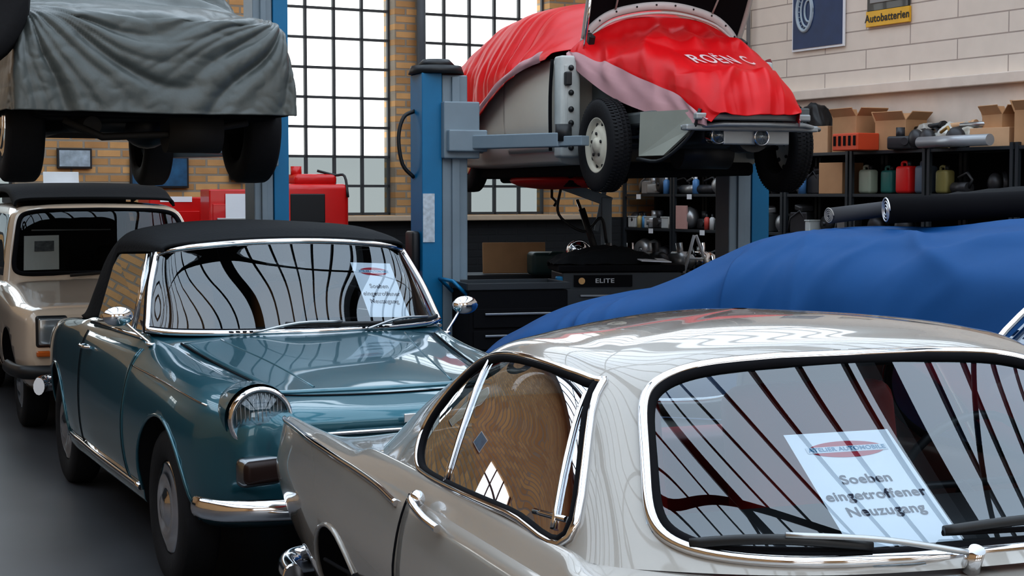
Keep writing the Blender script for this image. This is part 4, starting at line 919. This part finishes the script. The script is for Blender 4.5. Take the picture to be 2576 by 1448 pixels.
def jug(t,d,z,mat,h=.28,lbl='plastic canister on the steel shelving'):
    m=MB().box((0,0,h*.42),(h*.62,h*.45,h*.84),bev=.03,seg=4).cyl((h*.12,0,h*.8),(h*.12,0,h*.98),.022,mi=1).tube(smoothpts([(-h*.22,0,h*.8),(-h*.2,0,h*.95),(0,0,h*.95),(h*.05,0,h*.82)],4),.013)
    return m.done('canister',[mat,black],None,loc=onshelf(t,d,z),rz=RZW,label=lbl,cat='canister')
def bottle(t,d,z,mat,h=.2,r=.035,cap=black):
    m=MB().rev([(0,.001),(0,r),(h*.7,r),(h*.8,r*.6),(h*.82,r*.4)],Matrix.Rotation(math.pi/2,4,'X'),n=16).rev([(h*.82,r*.45),(h,r*.4),(h,.001)],Matrix.Rotation(math.pi/2,4,'X'),n=16,mi=1)
    return m.done('bottle',[mat,cap],None,loc=onshelf(t,d,z),rz=RZW,label='small workshop bottle on the steel shelving',cat='bottle',group='bottles on the shelving')
def part(t,d,z,k,mat):
    m=MB(); s=.8+random.random()*.7
    if k==0: m.rev([(-.05,.02),(-.05,.07),(0,.09),(.05,.07),(.05,.02)],Matrix.Translation((0,0,.09*s))@Matrix.Scale(s,4)).cyl((0,-.08,.09*s),(0,.08,.09*s),.02)
    elif k==1: m.box((0,0,.06),(.2*s,.16,.12),bev=.02,seg=3).cyl((-.04,0,.1),(-.04,0,.2),.04).cyl((.05,-.1,.07),(.05,.1,.07),.035)
    elif k==2: m.sph((0,0,.09),.09,(1,.7,1)).cyl((0,0,0),(0,0,.05),.04).rev([(.05,.09),(.08,.10),(.09,.09)],Matrix.Translation((0,0,.09)),mi=0)
    elif k==3: m.cyl((-.12*s,0,.05),(.12*s,0,.05),.05).tube([(.1,0,.05),(.15,0,.12),(.08,0,.18),(-.05,0,.14)],.014)
    else: m.box((0,0,.07*s),(.18,.2,.14*s),rot=(0,0,.3),bev=.01).box((.02,0,.17*s),(.13,.15,.06),rot=(.1,.2,-.3),bev=.015).tube([(-.1,-.1,.02),(-.05,-.12,.15),(.05,-.1,.22),(.1,-.05,.1)],.01)
    return m.done('engine_part',[mat],None,loc=onshelf(t,d,z),rz=RZW+random.uniform(-.6,.6),label='loose metal engine part stored on the steel shelving',cat='engine part',group='engine parts on the shelving')
alu=M('cast_aluminium',(.40,.41,.42),.35,.7,var=.3); dk=M('oily_iron',(.06,.06,.065),.45,.5,var=.3)
Z=2.032
cbox(1.9,.2,Z,.28,.3,.18,card,False); cbox(3.50,.22,Z,.34,.3,.26,card2,False,.1); cbox(4.0,.2,Z,.40,.32,.34,card,True,-.1,'open cardboard box with raised flaps on the shelving'); cbox(4.6,.2,Z,.36,.30,.28,card,True,.15,'open cardboard box with raised flaps on the shelving')
cbox(5.85,.22,Z,.42,.34,.16,card2,False,.1); cbox(6.3,.2,Z,.3,.3,.30,card,True,.1)
cbox(5.85,.25,Z+.16,.30,.26,.12,card,True,-.2,'small open cardboard box stacked on another box')
MB().box((0,0,.11),(.62,.34,.2),bev=.01).box((0,0,.22),(.66,.38,.03),bev=.01).done('storage_crate',[M('charcoal_plastic',(.04,.045,.05),.5)],None,loc=onshelf(2.90,.22,Z),rz=RZW,label='long black plastic crate on top of the shelving',cat='crate')
def crumple(name,label,cat,mat,loc,rz,prof,wid,amp,fr,seed=2,group=None):
    G=Surf([openrow([(x,wid,0),(x,wid*.8,z*.7),(x,wid*.4,z),(x,0,z*1.05)]) for x,z in prof]).full(8,8)[0]
    G=folded(G,amp,lambda u,v,p:ridge(p[0]*fr+seed,p[1]*fr,seed)); o=gridobj(name,G,mat,None,solid=.003); o.location=loc; o.rotation_euler=(0,0,rz); o['label']=label; o['category']=cat
    if group: o['group']=group
crumple('plastic_sheet','crumpled black plastic sheet on the crate','sheet',black,onshelf(3.05,.22,Z+.24),RZW,((-.35,0),(-.25,.08),(0,.2),(.15,.14),(.3,.22),(.4,.0)),.2,.04,6)
crumple('plastic_sheet','crumpled grey plastic sheet on the shelving','sheet',M('grey_sheet',(.1,.11,.12),.4),onshelf(2.25,.22,Z),RZW,((-.2,0),(-.14,.1),(0,.12),(.14,.12),(.2,.0)),.18,.04,6,5)
m=MB().box((0,0,.08),(.36,.26,.16),bev=.01)
for k in range(5): m.box((-.14+.07*k,-.132,.09),(.03,.01,.09),mi=1)
m.done('plastic_crate',[M('orange_red_plastic',(.6,.08,.03),.45),blackm],None,loc=onshelf(4.32,-.10,Z),rz=RZW,label='orange red plastic crate on top of the shelving',cat='crate')
MB().cyl((-.25,0,.05),(.25,0,.05),.05).cyl((-.29,0,.05),(-.25,0,.05),.035).done('cardboard_tube',[card2],None,loc=onshelf(2.70,-.0,Z),rz=RZW,label='brown cardboard tube lying on the shelving',cat='tube')
for k,(t,c) in enumerate(((4.97,(.35,.33,.30)),(5.25,(.6,.6,.57)),(5.52,(.45,.43,.38)))):
    crumple('plastic_bag','crumpled plastic bag of parts on top of the shelving','bag',M('bag%d'%k,c,.3),onshelf(t,.18,Z+.002),RZW,((-.14,0),(-.09,.14),(0,.20),(.09,.15),(.14,.0)),.13,.035,9,k+3,'bags on the shelving')
for t in (4.85,5.0,5.15,5.35,5.5): part(t,.02,Z,random.randrange(5),random.choice((dk,alu,M('ochre_part',(.4,.25,.08),.5))))
for k,t in enumerate((5.0,5.3,5.7)): MB().cyl((-.22,0,.0),(.24,.03,.02),.025).cyl((.24,.03,.02),(.28,.03,.02),.035).done('pipe_section',[[black,card2,steel][k]],None,loc=onshelf(t,.15,Z+.19),rz=RZW+.3*k-.3,label='loose pipe section lying on the bags',cat='pipe')
MB().cyl((-.4,0,.05),(.45,0,.05),.05).done('foil_roll',[M('silver_film',(.38,.40,.43),.3,.3)],None,loc=onshelf(5.6,-.12,Z),rz=RZW,label='silver plastic film roll on the shelving edge',cat='roll')
Z=1.632
cbox(3.78,.18,Z,.30,.3,.30,card,False,.15,'sealed cardboard box with printed side on the shelving')
jug(4.25,.12,Z,M('pale_canister',(.35,.4,.32),.4),.27,'pale translucent canister on the shelf'); jug(4.46,.2,Z,M('green_canister',(.04,.2,.18),.35),.26,'green canister on the steel shelving'); jug(4.78,.12,Z,M('red_canister',(.6,.015,.015),.4),.3,'bright red oil canister on the steel shelving')
jug(5.0,.15,Z,M('grey_canister',(.1,.13,.17),.4),.30,'dark grey canister on the steel shelving'); jug(5.24,.15,Z,M('yellow_canister',(.3,.26,.1),.4),.25,'yellowish canister on the steel shelving')
for t in (.25,.42,.6,.8,1.0,1.3,1.65,1.85,2.3,2.6,2.85,3.25,3.45,5.5,5.8): part(t,random.uniform(.08,.2),Z,random.randrange(5),random.choice((alu,dk,dk)))
for t in (.92,1.5,2.45,3.35): bottle(t,.05,Z,M('blue_bottle',(.1,.25,.5),.3),.2,.04,white)
Z=1.242
for t in (.2,.6,.75,1.3,1.5,1.95,2.25,2.7,2.95,3.3,3.6,3.9,4.3,4.7): part(t,random.uniform(.08,.2),Z,random.randrange(5),random.choice((alu,dk,dk)))
for t,c in ((.35,(.5,.4,.2)),(.45,(.1,.3,.55)),(1.0,(.7,.7,.65)),(1.7,(.6,.1,.08)),(1.8,(.6,.6,.6)),(2.5,(.2,.3,.5))): bottle(t,.06,Z,M('b%d'%int(t*100),c,.35),.17,.032)
for t in (.2,.55,.9,2.4,3.4):
    MB().box((0,0,.06),(.16,.2,.12),bev=.01).box((0,0,.125),(.17,.21,.015),bev=.003).done('storage_tub',[M('translucent_white',(.55,.58,.58),.3)],None,loc=onshelf(t,.14,Z),rz=RZW,label='translucent white plastic tub on the shelving',cat='tub',group='tubs on the shelving')
MB().box((0,0,.13),(.2,.03,.26),bev=.004).done('notice_board',[M('pinkish_card',(.55,.33,.3),.7)],None,loc=onshelf(1.27,.02,Z),rz=RZW,label='pinkish printed card standing on the shelf',cat='card')
Z=.852
for t in (.3,.5,.7,.95,1.25,1.45,1.7,1.95,2.3): part(t,.16,Z,random.randrange(5),random.choice((alu,alu,dk)))
# ================================================================ FLOOR EQUIPMENT
def machine():
    e=top('diagnostic_machine','red workshop machine with dark screen panel by the window','machine',(-1.86,14.6,0),RZ-.1)
    MB().box((0,0,.86),(.62,.5,1.72),bev=.05,seg=4).done('housing',[red],e)
    MB().box((-.08,-.25,1.50),(.32,.02,.26),bev=.008).done('screen',[black],e)
    MB().box((.02,0,1.76),(.4,.35,.1),bev=.04,seg=4).cyl((-.12,0,1.78),(-.12,0,1.88),.05).done('top_hood',[red],e)
    tube('cable',[(.05,-.1,1.84),(.2,-.15,1.80),(.28,-.2,1.79),(.29,-.27,1.6)],.012,black,e,k=4)
machine()
def cart(name,lbl,x,y,w,d,h,mat,rz,draws=4):
    e=top(name,lbl,'tool cabinet',(x,y,0),rz); MB().box((0,0,h/2+.05),(w,d,h-.1),bev=.012).done('body',[mat],e)
    for k in range(draws):
        z=h-.12-(k+.5)*(h-.3)/draws; dr=MB().box((0,-d/2-.006,z),(w-.06,.014,(h-.3)/draws-.02),bev=.004).done('drawer',[mat],e)
        MB().box((0,-d/2-.022,z+.03),(w*.7,.014,.016),bev=.003).done('handle',[steel],dr)
    for a in(-1,1):
        for b in(-1,1): MB().cyl((a*(w/2-.06)-.015,b*(d/2-.06),.05),(a*(w/2-.06)+.015,b*(d/2-.06),.05),.05).done('castor',[black],e)
    return e
c=cart('tool_cabinet','red tool cabinet with a white notice beside the lift column',-2.55,14.3,.42,.4,1.67,red,RZ-.1)
MB().box((.03,-.222,1.52),(.2,.004,.22)).done('notice_sheet',[white],c)
c=cart('tool_cabinet','low red tool cabinet against the brick wall',-3.2,14.9,.5,.4,1.60,red,RZ,3)
MB().box((0,-.2,1.58),(.3,.01,.05)).done('label_strip',[white],c)
MB().box((0,0,.01),(.32,.22,.02),bev=.004).box((0,.11,.1),(.32,.01,.2),rot=(-.1,0,0),bev=.003).done('laptop',[M('laptop_white',(.7,.72,.74),.4)],None,loc=(-4.05,14.4,1.63),rz=RZ,label='white laptop standing open on the bench',cat='laptop')
cart('tool_cabinet','dark bench cabinet under the brick wall',-4.05,14.4,1.0,.5,1.62,M('dark_bench',(.03,.03,.035),.6),RZ,3)
c=cart('tool_trolley','dark grey tool trolley with blue corners and white sticker',.82,12.6,.95,.5,1.02,M('graphite_metal',(.04,.046,.052),.4),RZ-.35,4)
MB().box((0,0,1.05),(1.0,.55,.05),bev=.01).done('worktop',[blackm],c)
for s in(-1,1): MB().box((s*.49,-.22,.5),(.05,.08,.98),bev=.01).done('corner_guard',[liftblue],c)
MB().box((-.15,-.262,.955),(.46,.008,.09)).done('sticker_strip',[blackm],c)
text('lettering','ELITE',.048,Matrix.Translation((-.14,-.275,.955))@Matrix.Rotation(math.pi/2,4,'X'),M('grey_lettering',(.55,.56,.58),.6),c,bold=.0008,width=1.3)
MB().cyl((-.32,-.264,.955),(-.32,-.272,.955),.026,n=24).done('round_emblem',[M('gold_emblem',(.6,.35,.15),.5)],c)
def top_on(name,lbl,cat,mb,mats,loc,rz=0): return mb.done(name,mats,None,loc=loc,rz=rz,label=lbl,cat=cat)
zt=1.076
crumple('black_cloth','crumpled black cloth on the tool trolley','cloth',softtop,(.75,12.6,zt),RZ-.35,((-.45,0),(-.3,.08),(0,.12),(.25,.08),(.4,.0)),.22,.03,6)
top_on('paper_sheet','white crumpled paper on the tool trolley','paper',MB().box((0,0,.006),(.25,.18,.008),rot=(.1,.05,0)),[white],(1.1,12.45,zt+.03),.3)
top_on('headlamp','round chrome headlamp standing on the trolley','lamp',MB().sph((0,0,.09),.09,(1,.8,1)).rev([(-.07,.085),(-.09,.095),(-.08,.08)],Matrix.Translation((0,0,.09))),[chrome],(.52,12.75,zt),.2)
c=cart('tool_trolley','black workshop trolley with open tray of tools',-.02,11.75,.75,.5,.93,blackm,RZ-.2,4)
for cc,ss in (((0,-.25,.96),(.78,.02,.05)),((0,.25,.96),(.78,.02,.05)),((.385,0,.96),(.02,.5,.05)),((-.385,0,.96),(.02,.5,.05))): MB().box(cc,ss,bev=.004).done('tray_rim',[shelfm],c)
tube('push_handle',[(-.38,-.2,.9),(-.48,-.2,1.0),(-.48,.2,1.0),(-.38,.2,.9)],.014,liftblue,c)
MB().box((0,0,.945),(.7,.44,.01)).done('tray_liner',[M('pale_blue_liner',(.2,.4,.55),.3)],c)
def crane():
    e=top('engine_crane','grey steel engine crane with raised boom and hook','crane',(.83,14.0,0),0)
    MB().box((0,0,.8),(.09,.1,1.6),bev=.008).done('mast',[liftgrey],e)
    MB().box((-.25,0,1.66),(.62,.07,.09),rot=(0,.35,0),bev=.006).box((-.05,0,1.5),(.04,.05,.4),rot=(0,.2,0)).done('boom',[liftgrey],e)
    MB().cyl((-.02,-.05,.9),(-.22,-.05,1.5),.03).cyl((-.14,-.05,1.25),(-.26,-.05,1.58),.014,mi=1).done('hydraulic_ram',[black,chrome],e)
    MB().cyl((-.5,-.08,1.76),(-.36,-.08,1.78),.06).cyl((-.56,-.08,1.755),(-.5,-.08,1.76),.03).tube([(-.48,0,1.72),(-.48,0,1.6),(-.44,0,1.56),(-.46,0,1.52)],.012).done('hook',[black],e)
    tube('hose',[(-.4,-.06,1.7),(-.42,-.06,1.45),(-.2,-.06,1.3),(-.05,-.06,1.42),(.0,-.06,1.2)],.012,black,e,k=6)
    MB().box((-.5,-.3,.06),(1.1,.08,.08)).box((-.5,.3,.06),(1.1,.08,.08)).box((0,0,.06),(.1,.7,.08)).done('legs_base',[liftgrey],e)
crane()
top_on('workbench','dark steel workbench below the windows','workbench',MB().box((0,0,.83),(1.7,.6,.05),bev=.005).box((-.8,0,.4),(.06,.55,.8)).box((.8,0,.4),(.06,.55,.8)).box((0,.2,.45),(1.6,.03,.7)),[shelfm],(.35,15.6,0),RZ-.3)
top_on('wooden_board','plywood board leaning on the workbench','board',MB().box((0,0,.15),(.62,.03,.30),rot=(-.1,0,0),bev=.004),[wood],(.02,15.45,.86),RZ-.3)
top_on('hard_case','dark green plastic hard case on the workbench','case',MB().box((0,0,.11),(.52,.3,.22),bev=.04,seg=4).tube([(-.1,-.17,.2),(-.08,-.2,.22),(.08,-.2,.22),(.1,-.17,.2)],.012),[M('dark_green_plastic',(.02,.05,.05),.45)],(.42,15.15,.86),RZ-.3)
top_on('workbench','long black bench covered with engine parts','workbench',MB().box((0,0,.93),(1.5,.5,.05),bev=.005).box((-.7,0,.45),(.06,.45,.9)).box((.7,0,.45),(.06,.45,.9)).box((0,.15,.5),(1.4,.03,.8)),[black],(1.45,13.7,0),RZ-.35)
zb=.957
def bp(a,b,z=zb): r=RZ-.35; return (1.45+math.cos(r)*a-math.sin(r)*b,13.7+math.sin(r)*a+math.cos(r)*b,z)
for k,a in enumerate((-.62,-.42,-.2,.02,.22)):
    mm=[alu,chrome,dk,alu,chrome][k]; top_on('engine_part','shiny metal engine part on the black bench','engine part',MB().cyl((0,-.06,.09),(0,.08,.09),.085).sph((0,-.06,.09),.07).box((.08,0,.05),(.12,.1,.1),bev=.02).cyl((0,0,.1),(0,.02,.25),.03),[mm],bp(a,.05),.4*k)
m=MB().tube([(-.12,0,0),(-.02,0,.32)],.014).tube([(.14,0,0),(.0,0,.32)],.014).tube([(-.08,0,.12),(.09,0,.12)],.01)
top_on('stand_frame','white triangular stand on the black bench','stand',m,[white],bp(.1,-.15),.5)
for k,a in enumerate((.55,.65)):
    top_on('spray_can','aerosol spray can with %s cap'%('orange' if k else 'grey'),'spray can',MB().cyl((0,0,0),(0,0,.19),.033).cyl((0,0,.19),(0,0,.235),.028,.026,mi=1),[M('can_body',(.3,.32,.33),.3,.5),[steel,M('orange_cap',(.8,.25,.02),.4)][k]],bp(a,-.15))
top_on('parts_bin','yellow plastic parts bin on the black bench','bin',MB().box((0,0,.04),(.24,.16,.08),bev=.01),[M('yellow_plastic',(.7,.42,.03),.4)],bp(.35,-.15))
e=top('jacket','black jacket hanging on the brick wall','jacket',bpos(5.18,.06,1.95),RZ)
MB().box((0,0,0),(.2,.08,.36),bev=.035,seg=4).tube([(-.03,0,.18),(0,0,.24),(.03,0,.18)],.008).done('jacket_body',[black],e)
# neighbouring tall car, only its sloping pillar is glimpsed
def neighbour():
    e=top('car','dark blue car with chrome windscreen pillar','car',(3.29,6.3,0),hdg(.80,.60)); nb_=M('dark_blue_paint',(.02,.05,.10),.25,coat=1)
    MB().box((-.2,0,.62),(2.6,1.3,.7),bev=.15,seg=4).done('body',[nb_],e)
    for s in(-1,1): tube('pillar',[(-1.45,s*.62,1.0),(-1.25,s*.60,1.16),(-.7,s*.52,1.50)],.014,chrome,e,k=4)
    MB().poly([(-1.35,-.61,1.05),(-.7,-.52,1.50),(-.7,.52,1.50),(-1.35,.61,1.05)],[(0,1,2,3)]).done('windscreen',[glassmat('dark_glass',(.3,.33,.35),.05,mx_=.2)],e)
    MB().box((.1,0,1.50),(1.6,1.1,.05),bev=.02,seg=3).done('roof',[nb_],e)
    for x in(-.9,.9):
        for s in(-1,1): wheel(e,x,s*.6,.3,.3,.16,s)
neighbour()
